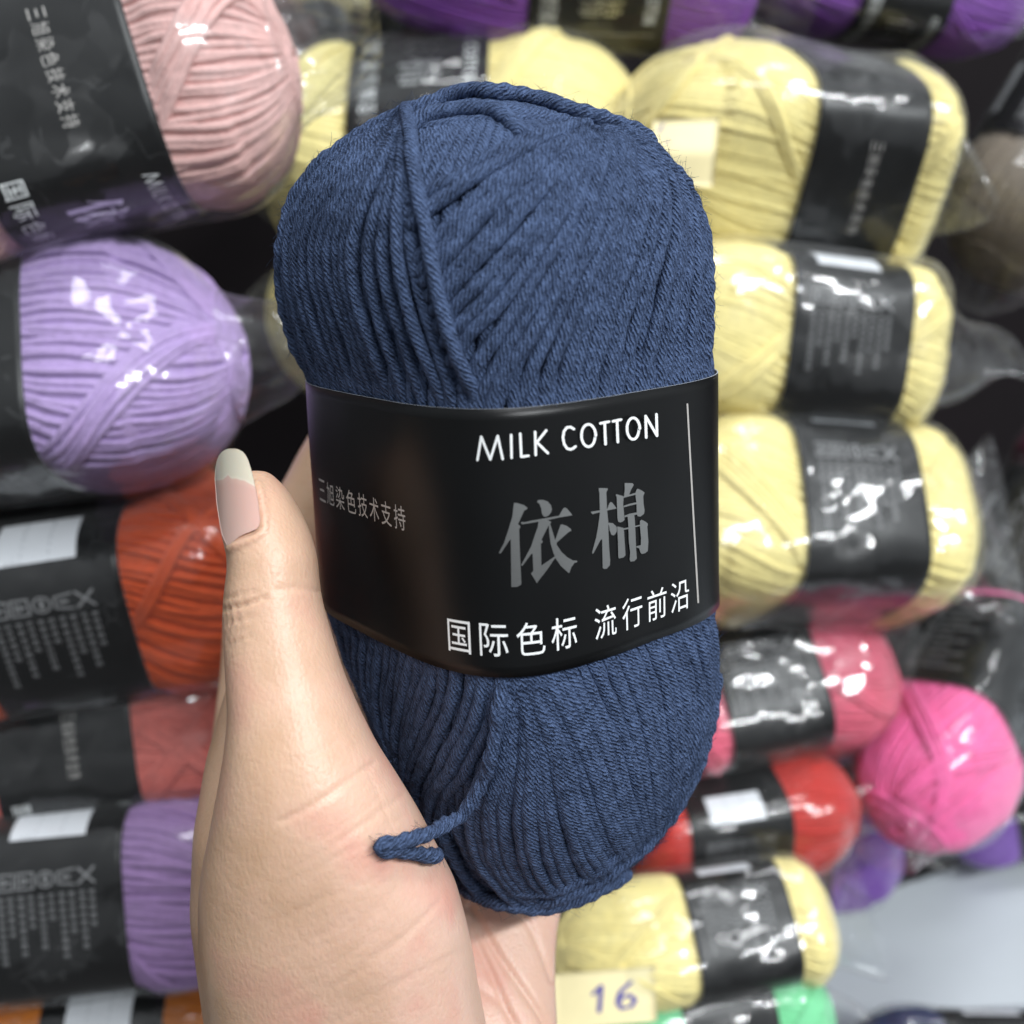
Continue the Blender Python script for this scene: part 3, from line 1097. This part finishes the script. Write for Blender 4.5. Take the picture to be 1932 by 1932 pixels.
FORM_P = [rect(s_form + .011, -.0125, s_form + .029, .0095)]
RULES = [rect(s_form + .0111, h - .00022, s_form + .0289, h + .00022) for h in (-.0052, .0022)]
CARE, SMALL = [], []
s0 = s_form + .0415
for k, h in enumerate((-.0130, -.0072, -.0014, .0044, .0102)):
    q = .0023
    if k in (0, 1):
        CARE += stroke([(s0 - q, h - q), (s0 + q, h - q), (s0 + q, h + q), (s0 - q, h + q), (s0 - q, h - q)], .0006, 4)
        CARE += stroke([(s0 - .001, h - .001), (s0 + .001, h - .001), (s0, h + .0012), (s0 - .001, h - .001)], .0006, 4)
    elif k == 2:
        CARE += stroke(ell(s0, h, q, q, 0, 14), .0006, 4) + stroke([(s0 - .001, h), (s0 + .001, h)], .0012, 4)
    elif k == 3:
        CARE += stroke([(s0 - q, h + q), (s0 - q * .7, h - q), (s0 + q * .7, h - q), (s0 + q, h + q)], .0006, 4) + stroke([(s0, h - .001), (s0, h + .001)], .0009, 4)
    else:
        CARE += stroke([(s0 - q, h - q), (s0 + q, h + q)], .0008, 4) + stroke([(s0 - q, h + q), (s0 + q, h - q)], .0008, 4)
    for j in (-.0014, .0014):
        x = s0 + .0045
        end = x + (.0200 if j < 0 else .012) - .002 * ((k * 7) % 3)
        while x < end:
            l = random.uniform(.0012, .0019)
            SMALL.append(rect(x, h + j - .00075, x + l * .35, h + j + .00075))
            SMALL.append(rect(x + l * .5, h + j - .00075, x + l * .8, h + j - .0001))
            SMALL.append(rect(x + l * .5, h + j + .0003, x + l * .85, h + j + .0008))
            x += l * 1.15 + .0005
print_sh('form_panel', FORM_P, FORM, band, .0015)
print_sh('form_rules', RULES, FORMLINE, band, .003, .00004)
print_sh('care_symbols', CARE, DIMINK, band, .003)
print_sh('small_print', SMALL, DIMINK, band, .004)
BAND_KIDS = list(band.children)

# ------------------------------------------------------------------ the hand (one continuous body, thumb nail as a child)
def loft(sec, n=44, dv=10, p=2.25):
    sec = np.array(sec, float)
    v = np.arange(sec[0, 0], sec[-1, 0] + .1, dv)
    # smooth (pchip-like through cubic resampling of the columns)
    cols = [np.interp(v, sec[:, 0], sec[:, k]) for k in range(1, 5)]
    k = np.array([1, 2, 3, 2, 1]) / 9
    cols = [np.convolve(np.pad(c, 2, mode='edge'), k, 'valid') for c in cols]
    L, R, d, hd = cols
    a = np.linspace(0, 2 * PI, n, endpoint=False)
    ca, sa_ = np.cos(a), np.sin(a)
    ex = np.sign(ca) * np.abs(ca) ** (2 / p)
    ey = np.sign(sa_) * np.abs(sa_) ** (2 / p)
    u = ((L + R) / 2)[:, None] + ((R - L) / 2)[:, None] * ex
    dd = d[:, None] + hd[:, None] * ey
    dc = np.broadcast_to(d[:, None], dd.shape)
    P = at(u, v[:, None] + 0 * u, dc)
    P[..., 1] += dd - dc
    # keep the drawn outline for points off the central depth
    return P


def add_rings(bm_V, bm_F, P):
    base = len(bm_V)
    n, m = P.shape[:2]
    for q in P.reshape(-1, 3):
        bm_V.append(q)
    for f in grid_faces(n, m):
        bm_F.append([base + int(i) for i in f])
    bm_F.append([base + i for i in range(m)][::-1])
    bm_F.append([base + (n - 1) * m + i for i in range(m)])


def finger(path, radii, n=24):
    P = resample(np.array(path), 60)
    r = np.interp(np.linspace(0, 1, 60), np.linspace(0, 1, len(radii)), radii)
    s = np.concatenate([[0], np.cumsum(np.linalg.norm(np.diff(P, axis=0), axis=1))])
    e = np.clip((s[-1] - s) / r[-1], 0, 1)
    r = r * np.sqrt(np.clip(1 - (1 - e) ** 2, .02, 1))
    T = np.gradient(P, axis=0)
    T /= np.linalg.norm(T, axis=1, keepdims=True)
    A = np.cross(T, np.array([0, 1., 0]))
    A /= np.linalg.norm(A, axis=1, keepdims=True)
    B = np.cross(T, A)
    a = np.linspace(0, 2 * PI, n, endpoint=False)
    return P[:, None] + r[:, None, None] * (np.cos(a)[None, :, None] * A[:, None] + np.sin(a)[None, :, None] * B[:, None])


THUMB = [(888, 470, 500, .1795, .0015), (896, 448, 514, .1790, .0040), (906, 434, 527, .1787, .0056), (922, 422, 540, .1783, .0068), (945, 415, 554, .178, .0078), (975, 417, 571, .1777, .0083),
         (1005, 421, 584, .1775, .0086), (1050, 435, 597, .177, .0092), (1085, 433, 599, .1768, .0094), (1120, 427, 603, .1765, .0097), (1157, 425, 611, .176, .0096),
         (1205, 426, 626, .1755, .0098), (1276, 431, 648, .175, .0106), (1347, 436, 678, .175, .0122), (1412, 430, 710, .175, .0138), (1471, 420, 748, .1757, .0152),
         (1541, 407, 791, .1775, .0168), (1618, 391, 830, .180, .0182), (1672, 384, 860, .182, .0190), (1745, 384, 880, .184, .0195), (1800, 388, 892, .186, .0198),
         (1868, 398, 903, .188, .0198), (1932, 406, 916, .190, .0198), (2050, 420, 935, .193, .020), (2300, 440, 950, .198, .020)]
PALM = [(1090, 500, 1150, .262, .006), (1110, 450, 1180, .261, .0105), (1134, 424, 1190, .260, .0115), (1264, 416, 1190, .256, .0125), (1411, 398, 1160, .250, .013), (1530, 383, 1120, .245, .013),
        (1618, 374, 1092, .240, .013), (1672, 375, 1072, .237, .013), (1745, 379, 1053, .2325, .0135), (1800, 386, 1049, .229, .0135),
        (1868, 397, 1049, .225, .0138), (1932, 405, 1053, .222, .014), (2050, 420, 1052, .218, .0155), (2300, 435, 1040, .212, .018)]
WEB = [(1250, 445, 520, .214, .006), (1300, 434, 560, .214, .014), (1411, 408, 600, .213, .022), (1530, 392, 640, .210, .028), (1672, 385, 700, .208, .030),
       (1800, 394, 780, .206, .028), (2000, 415, 880, .205, .025), (2300, 440, 940, .204, .022)]
HV, HF = [], []
for sec in (THUMB, PALM, WEB):
    add_rings(HV, HF, loft(sec))
FING = [([(520, 1200, .250), (540, 1090, .250), (568, 1000, .251), (606, 925, .253), (645, 850, .256), (720, 730, .262), (800, 650, .262)], (.0105, .0088, .0086, .0080, .0070)),
        ([(700, 1180, .262), (790, 950, .268), (890, 740, .270), (985, 600, .266)], (.0105, .0092, .0085, .0072)),
        ([(860, 1180, .263), (960, 980, .270), (1080, 810, .270), (1180, 720, .262)], (.0103, .0090, .0083, .0070)),
        ([(1020, 1250, .261), (1120, 1090, .267), (1220, 980, .264), (1295, 930, .254)], (.0095, .0080, .0072, .0062))]
for path, rad in FING:
    add_rings(HV, HF, finger([at(*p) for p in path], rad))
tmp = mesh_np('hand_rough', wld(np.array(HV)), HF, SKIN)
bm = bmesh.new()
bm.from_mesh(tmp.data)
bmesh.ops.recalc_face_normals(bm, faces=bm.faces[:])
bm.to_mesh(tmp.data)
bm.free()
md = tmp.modifiers.new('r', 'REMESH')
md.mode = 'VOXEL'
md.voxel_size = .00062
md = tmp.modifiers.new('s', 'SMOOTH')
md.factor = .5
md.iterations = 24
hm = bpy.data.meshes.new_from_object(tmp.evaluated_get(bpy.context.evaluated_depsgraph_get()))
bpy.data.objects.remove(tmp)
nv = len(hm.vertices)
co = np.empty(nv * 3, np.float32)
no = np.empty(nv * 3, np.float32)
hm.vertices.foreach_get('co', co)
hm.vertices.foreach_get('normal', no)
co = co.reshape(-1, 3).astype(float)
no = no.reshape(-1, 3).astype(float)
view = (co - CAMP) @ RW
nview = no @ RW
uvp = proj(view)
facing = -(nview * view / np.linalg.norm(view, axis=1, keepdims=True)).sum(1)


def seg_dist(P, line):
    best = np.full(len(P), 1e9)
    L = resample(np.array(line, float), 40)
    for a, b in zip(L[:-1], L[1:]):
        d = b - a
        t = np.clip(((P - a) @ d) / (d @ d + 1e-9), 0, 1)
        best = np.minimum(best, np.linalg.norm(P - (a + t[:, None] * d), axis=1))
    return best


def crease(line, width, depth, dmax=.206, dmin=0.):
    global co
    dist = seg_dist(uvp, line)
    k = np.exp(-(dist / width) ** 2) * (facing > .0) * (view[:, 1] < dmax) * (view[:, 1] > dmin)
    co = co - no * (k * depth)[:, None]


# joint creases of the thumb, folds of the thumb base, lines of the palm
crease([(421, 1150), (440, 1146), (470, 1138), (500, 1127)], 2.4, .00070)
crease([(424, 1130), (450, 1124), (480, 1118)], 2.2, .00035)
crease([(424, 1178), (445, 1172), (470, 1166)], 2.2, .00040)
crease([(430, 1215), (450, 1208), (478, 1196)], 2.2, .00030)
crease([(524, 1113), (560, 1109), (600, 1115)], 5, .00022)
crease([(706, 1440), (650, 1478), (593, 1518), (530, 1550)], 5, .00034)
crease([(640, 1395), (590, 1425), (540, 1440)], 5, .00012)
crease([(760, 1500), (700, 1545), (640, 1590)], 5, .00018)
crease([(880, 1790), (800, 1830), (700, 1880), (640, 1932)], 5, .00010)
crease([(830, 1700), (770, 1760), (700, 1810)], 5, .00016)
for i in range(16):
    y = 1560 + i * 24
    x = 560 + 60 * math.sin(i * 1.9)
    crease([(x, y + 40), (x + 80, y + 4), (x + 150, y - 50)], 2.6, .00010)
for i in range(9):
    y = 1420 + i * 20
    crease([(690 + i * 8, y + 16), (700 + i * 9, y + 52)], 2.2, .00009)
crease([(886, 1712), (905, 1742), (944, 1806), (1015, 1907), (1040, 1950)], 7, .0010, .30, .198)
crease([(884, 1738), (923, 1828), (966, 1923), (980, 1960)], 7, .0008, .30, .198)
crease([(980, 1720), (1003, 1752), (1029, 1814), (1042, 1850)], 6, .0006, .30, .198)
crease([(900, 1860), (940, 1890), (1000, 1960)], 7, .0004, .30, .198)
for i in range(26):
    y = 1118 + i * 4.6 + 2 * math.sin(i * 5.1)
    x = 426 + 6 * math.sin(i * 2.3)
    crease([(x, y + 5), (x + 22, y + 1), (x + 44 + 14 * math.sin(i * 1.7), y - 7)], 1.7, .00012 + .00006 * math.sin(i * 3.3))
# fold of skin round the nail
crease([(432, 1034), (465, 1022), (494, 1006), (499, 985), (497, 960), (493, 935), (486, 912)], 5, -.00055)
hm.vertices.foreach_set('co', co.astype(np.float32).ravel())
hm.update()
hm.polygons.foreach_set('use_smooth', np.ones(len(hm.polygons), bool))
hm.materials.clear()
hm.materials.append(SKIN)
hm.name = 'hand'
hand = bpy.data.objects.new('hand', hm)
COL.objects.link(hand)
tag(hand, 'left hand with one long thumbnail holding up the navy yarn ball', 'hand')

NAIL, nt, b, _ = material('thumb nail')
sep = N(nt, 'ShaderNodeSeparateXYZ')
nt.links.new(N(nt, 'ShaderNodeUVMap').outputs[0], sep.inputs[0])
pp = N(nt, 'ShaderNodeNewGeometry').outputs['Position']
fk = math_node(nt, 'MULTIPLY_ADD', noise(nt, 500, 2, .5, pp), .16, math_node(nt, 'SUBTRACT', sep.outputs[1], .08))
nt.links.new(ramp(nt, fk, [(.25, (.72, .65, .52)), (.44, (.78, .69, .57)), (.56, (.73, .49, .41)), (1.0, (.70, .44, .375))]), b.inputs['Base Color'])
b.inputs['Roughness'].default_value = .20
b.inputs['Coat Weight'].default_value = .3
b.inputs['Subsurface Weight'].default_value = .3
b.inputs['Subsurface Radius'].default_value = (.002, .0009, .0006)
b.inputs['Subsurface Scale'].default_value = 1.0
NROW = np.array([(846, 432, 443), (848, 426, 450), (852, 419, 458), (859, 413, 464), (869, 409, 469), (885, 406, 474), (905, 405, 479), (928, 407, 484), (945, 408, 487),
                 (961, 410, 489), (980, 413, 491), (995, 416, 489), (1006, 419, 484), (1016, 424, 470), (1026, 430, 452)], float)
nr, nc = 90, 48
vv = np.linspace(846, 1026, nr)
x = np.linspace(0, 1, nc)
ul = np.interp(vv, NROW[:, 0], NROW[:, 1])[:, None]
ur = np.interp(vv, NROW[:, 0], NROW[:, 2])[:, None]
uu = ul + (ur - ul) * x[None]
vm = vv[:, None] + 0 * uu
vm = vm - np.clip((vm - 985) / 41, 0, 1) * (x[None] - .3) * 30 * .75
xx = np.clip((uu - 481) / 77, -1, 1)
dn = .1777 - .0086 * np.sqrt(1 - xx ** 2 * .98) - .0008
P = at(uu, vm, dn)
Vn = np.concatenate([P.reshape(-1, 3), at(uu, vm, dn + .0005).reshape(-1, 3)])
f1 = grid_faces(nr, nc, wrap_m=False)
f2 = f1[:, ::-1] + nr * nc
bi = list(range(nc)) + [i * nc + nc - 1 for i in range(1, nr)] + [(nr - 1) * nc + j for j in range(nc - 2, -1, -1)] + [i * nc for i in range(nr - 2, 0, -1)]
bi = np.array(bi)
f3 = np.stack([bi, np.roll(bi, -1), np.roll(bi, -1) + nr * nc, bi + nr * nc], 1)
F = np.concatenate([f1, f2, f3])
edge_v = np.interp(x, [0, .2, .35, .42, .55, .75, 1], [907, 905, 896, 903, 903, 907, 918]) + .3 * np.sin(x * 9)
T_ = ((vm - edge_v[None]) / 24 + .5)                # 0 = free tip, 1 = bed
uvq = np.stack([np.broadcast_to(x[None], T_.shape), T_], -1).reshape(-1, 2)
uvq = np.concatenate([uvq, uvq])
nail = mesh_np('thumb_nail', wld(Vn), F, NAIL, hand, uv=uvq[F.ravel()])


# ------------------------------------------------------------------ bagged balls of yarn stacked behind
def sect(phi, w):
    n = 2.9
    r = (np.abs(np.cos(phi) / RA) ** n + np.abs(np.sin(phi) / RB) ** n) ** (-1 / n)
    r0 = (np.abs(np.cos(phi) / RA) ** NEXP + np.abs(np.sin(phi) / RB) ** NEXP) ** (-1 / NEXP)
    return np.where(w > .985, r0, r) * w


def profile(z, zb, zt):
    w = np.ones_like(z)
    for e, lab in ((zt, LAB_T), (-zb, -LAB_B)):
        a = z if e == zt and lab == LAB_T else -z
        t = np.clip((a - lab) / max(e - lab, .004), 0, 1)
        bulge = 1 + .04 * np.sin(np.clip((a - lab) / .016, 0, 1) * PI / 2) * (a > lab)
        fall = np.clip(1 - t ** 3.2, 0, 1) ** .55
        w = w * bulge * fall
    return w


def yarn_shape(zb, zt, seed, slant, deep=.0010):
    """wound skein: a core lathe and real strands laid over it, with one crossing bundle"""
    r_ = np.random.default_rng(seed)
    sr = .00125

    def surf(phi, z, off):
        w = np.maximum(profile(z, zb, zt), .02)
        r = sect(phi, w)
        P = np.stack([r * np.cos(phi), r * np.sin(phi), z], -1)
        free = np.maximum(smooth01((z - LAB_T) / .006), smooth01((LAB_B - z) / .006))
        r = r + free * (.0016 * sines(P, seed + 5, 75) * np.clip(r / .02, 0, 1) + off) - (1 - free) * .0016
        return np.stack([r * np.cos(phi), r * np.sin(phi), z], -1)
    nz, nphi = 60, 96
    t = np.linspace(0, PI, nz)
    z = (zb + zt) / 2 - np.cos(t) * (zt - zb) / 2
    phi = np.linspace(0, 2 * PI, nphi, endpoint=False)
    ph, zz_ = np.meshgrid(phi, z)
    Vc = surf(ph, zz_, -deep - sr * .3).reshape(-1, 3)
    Fc = grid_faces(nz, nphi)
    paths = []
    t = np.linspace(.12, PI - .12, 64)
    z = (zb + zt) / 2 - np.cos(t) * (zt - zb) / 2
    n = 92
    for i in range(n):
        p0 = 2 * PI * (i + r_.normal() * .22) / n
        p = p0 + slant * z * (1 + .35 * np.sin(2 * p0 + seed)) + .02 * np.sin(z * 150 + r_.uniform(0, 6))
        P = surf(p, z, -sr * .6 + r_.normal() * .00025)
        paths.append((P, P * np.array([1, 1, 0])))
    for side in (1, -1):
        e = zt if side > 0 else -zb
        zc = np.linspace(.0200, e * .95, 44) * side
        base = r_.uniform(0, 6.28)
        for grp in range(3):
            g0 = base + grp * 2.1 + r_.normal() * .3
            sl = r_.uniform(22, 46) * r_.choice([-1, 1])
            for j in range(r_.integers(2, 7)):
                p = g0 + j * .072 + sl * (zc - zc[0]) + .015 * np.sin(zc * 200 + j)
                P = surf(p, zc, sr * .35 + r_.normal() * .0002 + 0 * zc)
                paths.append((P, P * np.array([1, 1, 0])))
        for j in range(5):                            # closing turns at the end
            a_ = np.linspace(0, 2 * PI, 40)
            zz2 = np.full(40, side * e * (.945 + .011 * j))
            P = surf(a_, zz2 + .0012 * np.sin(2 * a_ + j), sr * .3)
            paths.append((P, P * np.array([1, 1, 0]) + np.array([0, 0, 1e-4])))
    Vt, Ft, _ = tube(paths, sr, 6, .05)
    return np.concatenate([Vc, Vt]), np.concatenate([Fc, Ft + len(Vc)])


def bag_shape(zb, zt, el, er, gl, gr, seed):
    """clear bag: hugs the ball, then runs out el / er metres past its ends, gathered (g near 0) or sealed flat"""
    nz, nphi = 92, 132
    z = np.linspace(zb - el, zt + er, nz)
    phi = np.linspace(0, 2 * PI, nphi, endpoint=False)
    w = profile(np.clip(z, zb * .93, zt * .93), zb, zt)
    w = np.maximum(w, .30)
    tl = np.clip((zb * .93 - z) / (el + .07 * abs(zb)), 0, 1)
    tr = np.clip((z - zt * .93) / (er + .07 * abs(zt)), 0, 1)
    wl = w * (1 - tl) + gl * tl
    fx = np.where(tr > 0, w * (1 - tr) + (gr + .55 * (gr > .2)) * tr, wl)
    fy = np.where(tr > 0, w * (1 - tr) + gr * .25 * tr, w * (1 - tl) + gl * .3 * tl)
    r = sect(phi[None], np.ones((nz, nphi))) + .0024
    X = r * np.cos(phi)[None] * fx[:, None]
    Y = r * np.sin(phi)[None] * fy[:, None]
    Z = z[:, None] + 0 * X
    P = np.stack([X, Y, Z], -1)
    q = P * np.array([1, 1, .6])
    c1 = np.abs(sines(q, seed, 110, 4))
    c2 = np.abs(sines(q, seed + 1, 330, 5))
    end = np.maximum(tl, tr)[:, None]
    fold = (.0020 + .0040 * end) * (c1 - .3) + (.0007 + .0016 * end) * (c2 - .3)
    fold = np.where(end < .02, np.maximum(fold, -.0009), fold)
    rad = np.sqrt(X ** 2 + Y ** 2) + 1e-6
    P[..., 0] *= 1 + fold / rad * np.clip(rad / .012, 0, 1)
    P[..., 1] *= 1 + fold / rad * np.clip(rad / .012, 0, 1)
    P[..., 0] += .004 * end * np.sin(z * 160 + seed)[:, None]
    return P.reshape(-1, 3), grid_faces(nz, nphi)


COLR = {'pink': (.76, .47, .44), 'crimson': (.28, .02, .06), 'lavender': (.46, .33, .62), 'lilac': (.36, .22, .46), 'redorange': (.60, .085, .022), 'coral': (.74, .19, .16),
        'orange': (.56, .17, .02), 'purple': (.21, .06, .36), 'violet': (.20, .08, .40), 'yellow': (.92, .79, .34), 'rose': (.76, .14, .22), 'hotpink': (.98, .17, .42),
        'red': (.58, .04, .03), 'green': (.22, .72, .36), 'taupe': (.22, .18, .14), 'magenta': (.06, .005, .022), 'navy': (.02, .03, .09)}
WOOL = {k: wool(k + ' wool', v) for k, v in COLR.items()}
GRP = 'bagged yarn balls stacked on the shop shelf'


def frame_from(ang, yaw, pu, pv, face):
    a, y = math.radians(ang), math.radians(yaw)
    Z = np.array([math.cos(a) * math.cos(y), math.sin(y), math.sin(a) * math.cos(y)])
    t = -at(pu, pv, 1.)
    t = t - Z * t.dot(Z)
    t /= np.linalg.norm(t)
    b = np.cross(Z, t)
    f = math.radians(face)
    X = math.cos(f) * t - math.sin(f) * b
    Y = math.sin(f) * t + math.cos(f) * b
    return np.stack([X, Y, Z], 1)


PACKS = {}


def pack(key, colour, label, u, v, d, ang, yaw, band_px, high, face, zl, zr, bag=(.016, .020, .25, .40), slant=8., with_bag=True):
    seed = len(PACKS) * 11 + 3
    R = frame_from(ang, yaw, u, v, math.degrees(s_to_phi(face)))
    sz = band_px * d / KPX / .0417
    sx = high * d / KPX / .0655
    R2 = .75 * high * d / KPX / 2               # u is read on the near face, v at the ball's middle
    cv_ = at(u, v, d)
    cv_[0] = at(u, v, d - R2)[0]
    c = wld(cv_)
    M = Matrix.LocRotScale(Vector(c), Matrix((RW @ R).tolist()), Vector((sx, sx, sz)))
    root = empty('bagged_yarn_ball', label, 'yarn ball', GRP, M=M)
    zb, zt = -(.0208 + zl * .0417), .0208 + zr * .0417
    V, F = yarn_shape(zb, zt, seed, slant, -.0005 if colour == 'yellow' else .0003)
    mesh_np('yarn', V, F, WOOL[colour], root)
    bd = band.copy()
    COL.objects.link(bd)
    bd.parent = root
    for ch in BAND_KIDS:
        k = ch.copy()
        COL.objects.link(k)
        k.parent = bd
    if with_bag:
        V, F = bag_shape(zb, zt, bag[0], bag[1], bag[2], bag[3], seed)
        mesh_np('bag', V, F, FILM, root)
    PACKS[key] = (root, M, sx, d)
    return root


pack('crimson', 'crimson', 'crimson bagged yarn ball on top of the pale pink one', 90, -185, .31, 14, 0, 300, 400, 0.15, .8, .7)
pack('pink', 'pink', 'pale pink bagged yarn ball, its black band tilted steeply, in the upper left corner', 82, 205, .285, 16, 4, 318, 455, 0.117, .8, .78, (.01, .022, .25, .55), 3)
pack('lavender', 'lavender', 'lavender bagged yarn ball just above the thumb, its bag end twisted', -92, 722, .30, 7, 2, 270, 432, 0.012, .6, 1.24, (.01, .03, .25, .10), 6)
pack('redorange', 'redorange', 'red orange bagged yarn ball beside the thumb, white panel on its band', 100, 1118, .325, 9, 4, 262, 385, 0.04, .6, 1.0, slant=14)
pack('coral', 'coral', 'coral bagged yarn ball left of the thumb base, column of small print on its band', 124, 1402, .338, 8, 4, 245, 262, 0.106, .8, 1.0)
pack('lilac', 'lilac', 'dusky lilac bagged yarn ball at lower left between the coral and orange balls', 108, 1672, .335, 5, 4, 245, 365, 0.045, .6, 1.1)
pack('orange', 'orange', 'burnt orange bagged yarn ball at the bottom left corner', 205, 1905, .345, 2, 2, 215, 270, 0.02, 1.2, 1.0)
pack('purple', 'purple', 'deep purple bagged yarn ball along the top edge above the navy ball', 1130, -15, .41, -2, 4, 258, 190, 0.15, 1.16, .66)
pack('purple2', 'purple', 'deep purple bagged yarn ball in the upper right corner, band at the frame edge', 1722, -45, .43, -8, 4, 165, 235, 0.12, 1.35, 1.1)
pack('yellow0', 'yellow', 'pale yellow bagged yarn ball mostly hidden behind the crown of the navy ball', 815, 300, .43, 2, -6, 245, 372, 0.19, .86, 1.10)
pack('yellow1', 'yellow', 'pale yellow bagged yarn ball deep in the gap left of the navy ball', 850, 590, .47, 3, 0, 230, 300, 0.19, 1.0, 1.0)
pack('yellow2', 'yellow', 'pale yellow bagged yarn ball topmost in the right column with a cream sticker', 1602, 312, .405, -3, 8, 205, 370, 0.1, 1.55, .50, (.01, .012, .3, .45))
pack('yellow3', 'yellow', 'pale yellow bagged yarn ball second in the right column, bag drawn to a long point', 1568, 645, .395, -4, 10, 225, 330, 0.057, 1.2, .52, (.01, .045, .3, .05))
pack('yellow4', 'yellow', 'pale yellow bagged yarn ball third in the right column, right above the rose pink ball', 1588, 992, .395, -2, 10, 228, 372, 0.066, 1.2, .66, (.01, .022, .3, .5))
pack('rose', 'rose', 'rose pink bagged yarn ball right of the navy ball, under three yellow ones', 1436, 1312, .415, 9, 10, 192, 290, 0.06, .6, .95, (.01, .02, .3, .5))
pack('hotpink', 'hotpink', 'hot pink bagged yarn ball standing askew at the right edge', 1885, 1292, .43, 47, 30, 235, 256, 0.075, 1.02, .1, (.012, .01, .4, .3), 12)
pack('red', 'red', 'small red bagged yarn ball under the rose pink one, white form panel on its band', 1386, 1548, .40, 7, 6, 190, 205, 0.027, .55, .82)
pack('violet', 'violet', 'violet bagged yarn ball peeping out between the red and lower yellow balls', 1470, 1640, .485, 4, 6, 180, 165, 0.09, .6, .9)
pack('violet2', 'violet', 'violet bagged yarn ball far back at the right edge under the hot pink ball', 2010, 1545, .56, 12, 0, 180, 110, 0.09, .6, .6)
pack('yellow8', 'yellow', 'deeper yellow bagged yarn ball near the bottom, sticker with a handwritten 16 on it', 1392, 1760, .372, 6, 8, 190, 245, 0.058, 1.32, .52)
pack('green', 'green', 'mint green bagged yarn ball at the bottom edge under the yellow one', 1376, 1948, .365, 6, 8, 176, 210, 0.1, .95, .72, (.01, .012, .3, .5))
pack('taupe', 'taupe', 'taupe bagged yarn ball half out of frame at the upper right edge', 2080, 260, .47, 60, 0, 200, 300, 0.06, 1.0, .8)
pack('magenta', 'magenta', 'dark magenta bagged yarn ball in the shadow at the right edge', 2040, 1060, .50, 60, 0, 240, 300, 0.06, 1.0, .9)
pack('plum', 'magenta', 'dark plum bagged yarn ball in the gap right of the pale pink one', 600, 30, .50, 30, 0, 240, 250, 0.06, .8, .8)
pack('navy', 'navy', 'dark navy bagged yarn ball cut off at the bottom right corner', 1905, 2020, .43, 0, 0, 200, 210, 0.06, .9, .9)


# ------------------------------------------------------------------ paper stickers on two bags
def sticker(key, quad, depth, marks, bend=.004):
    """quad: picture corners (tl, tr, br, bl); lies against the bag"""
    root, M, sx, d = PACKS[key]
    Mi = np.array(M.inverted())
    q = np.array(quad, float)

    def pt(a, b, lift=0.):
        top = q[0] * (1 - a)[:, None] + q[1] * a[:, None]
        bot = q[3] * (1 - a)[:, None] + q[2] * a[:, None]
        p = top * (1 - b)[:, None] + bot * b[:, None]
        dd = np.interp(b, [0, .5, 1], depth) - lift + bend * (2 * a - 1) ** 2 * .3
        w = wld(at(p[:, 0], p[:, 1], dd))
        return w @ Mi[:3, :3].T + Mi[:3, 3]
    n = 14
    a, b = np.meshgrid(np.linspace(0, 1, n), np.linspace(0, 1, n))
    a, b = a.ravel(), b.ravel()
    V = np.concatenate([pt(a, b), pt(a, b, -.0003)])
    f = grid_faces(n, n, wrap_m=False)
    bi = np.array(list(range(n)) + [i * n + n - 1 for i in range(1, n)] + [(n - 1) * n + j for j in range(n - 2, -1, -1)] + [i * n for i in range(n - 2, 0, -1)])
    F = np.concatenate([f, f[:, ::-1] + n * n, np.stack([bi, np.roll(bi, -1), np.roll(bi, -1) + n * n, bi + n * n], 1)])
    st = mesh_np('price_sticker', V, F, TAPE, root)
    polys = []
    for line, w in marks:
        polys += stroke(line, w, 6)
    V2, F2, L = flat_mesh(polys, .2)
    V = pt(V2[:, 0], V2[:, 1], .00015 + 0 * V2[:, 0])
    mesh_np('handwriting', V, F2, INK, st)


sticker('yellow2', [(1232, 226), (1358, 222), (1345, 352), (1225, 350)], (.358, .356, .360), [([(.09, .20), (.16, .08)], .035), ([(.22, .30), (.26, .36)], .03)])
sticker('yellow8', [(1040, 1838), (1236, 1822), (1240, 1926), (1040, 1945)], (.343, .341, .339),
        [([(.40, .42), (.48, .28), (.455, .74)], .045), ([(.76, .26), (.66, .42), (.63, .60), (.67, .72), (.76, .70), (.80, .58), (.74, .48), (.65, .56)], .05)])
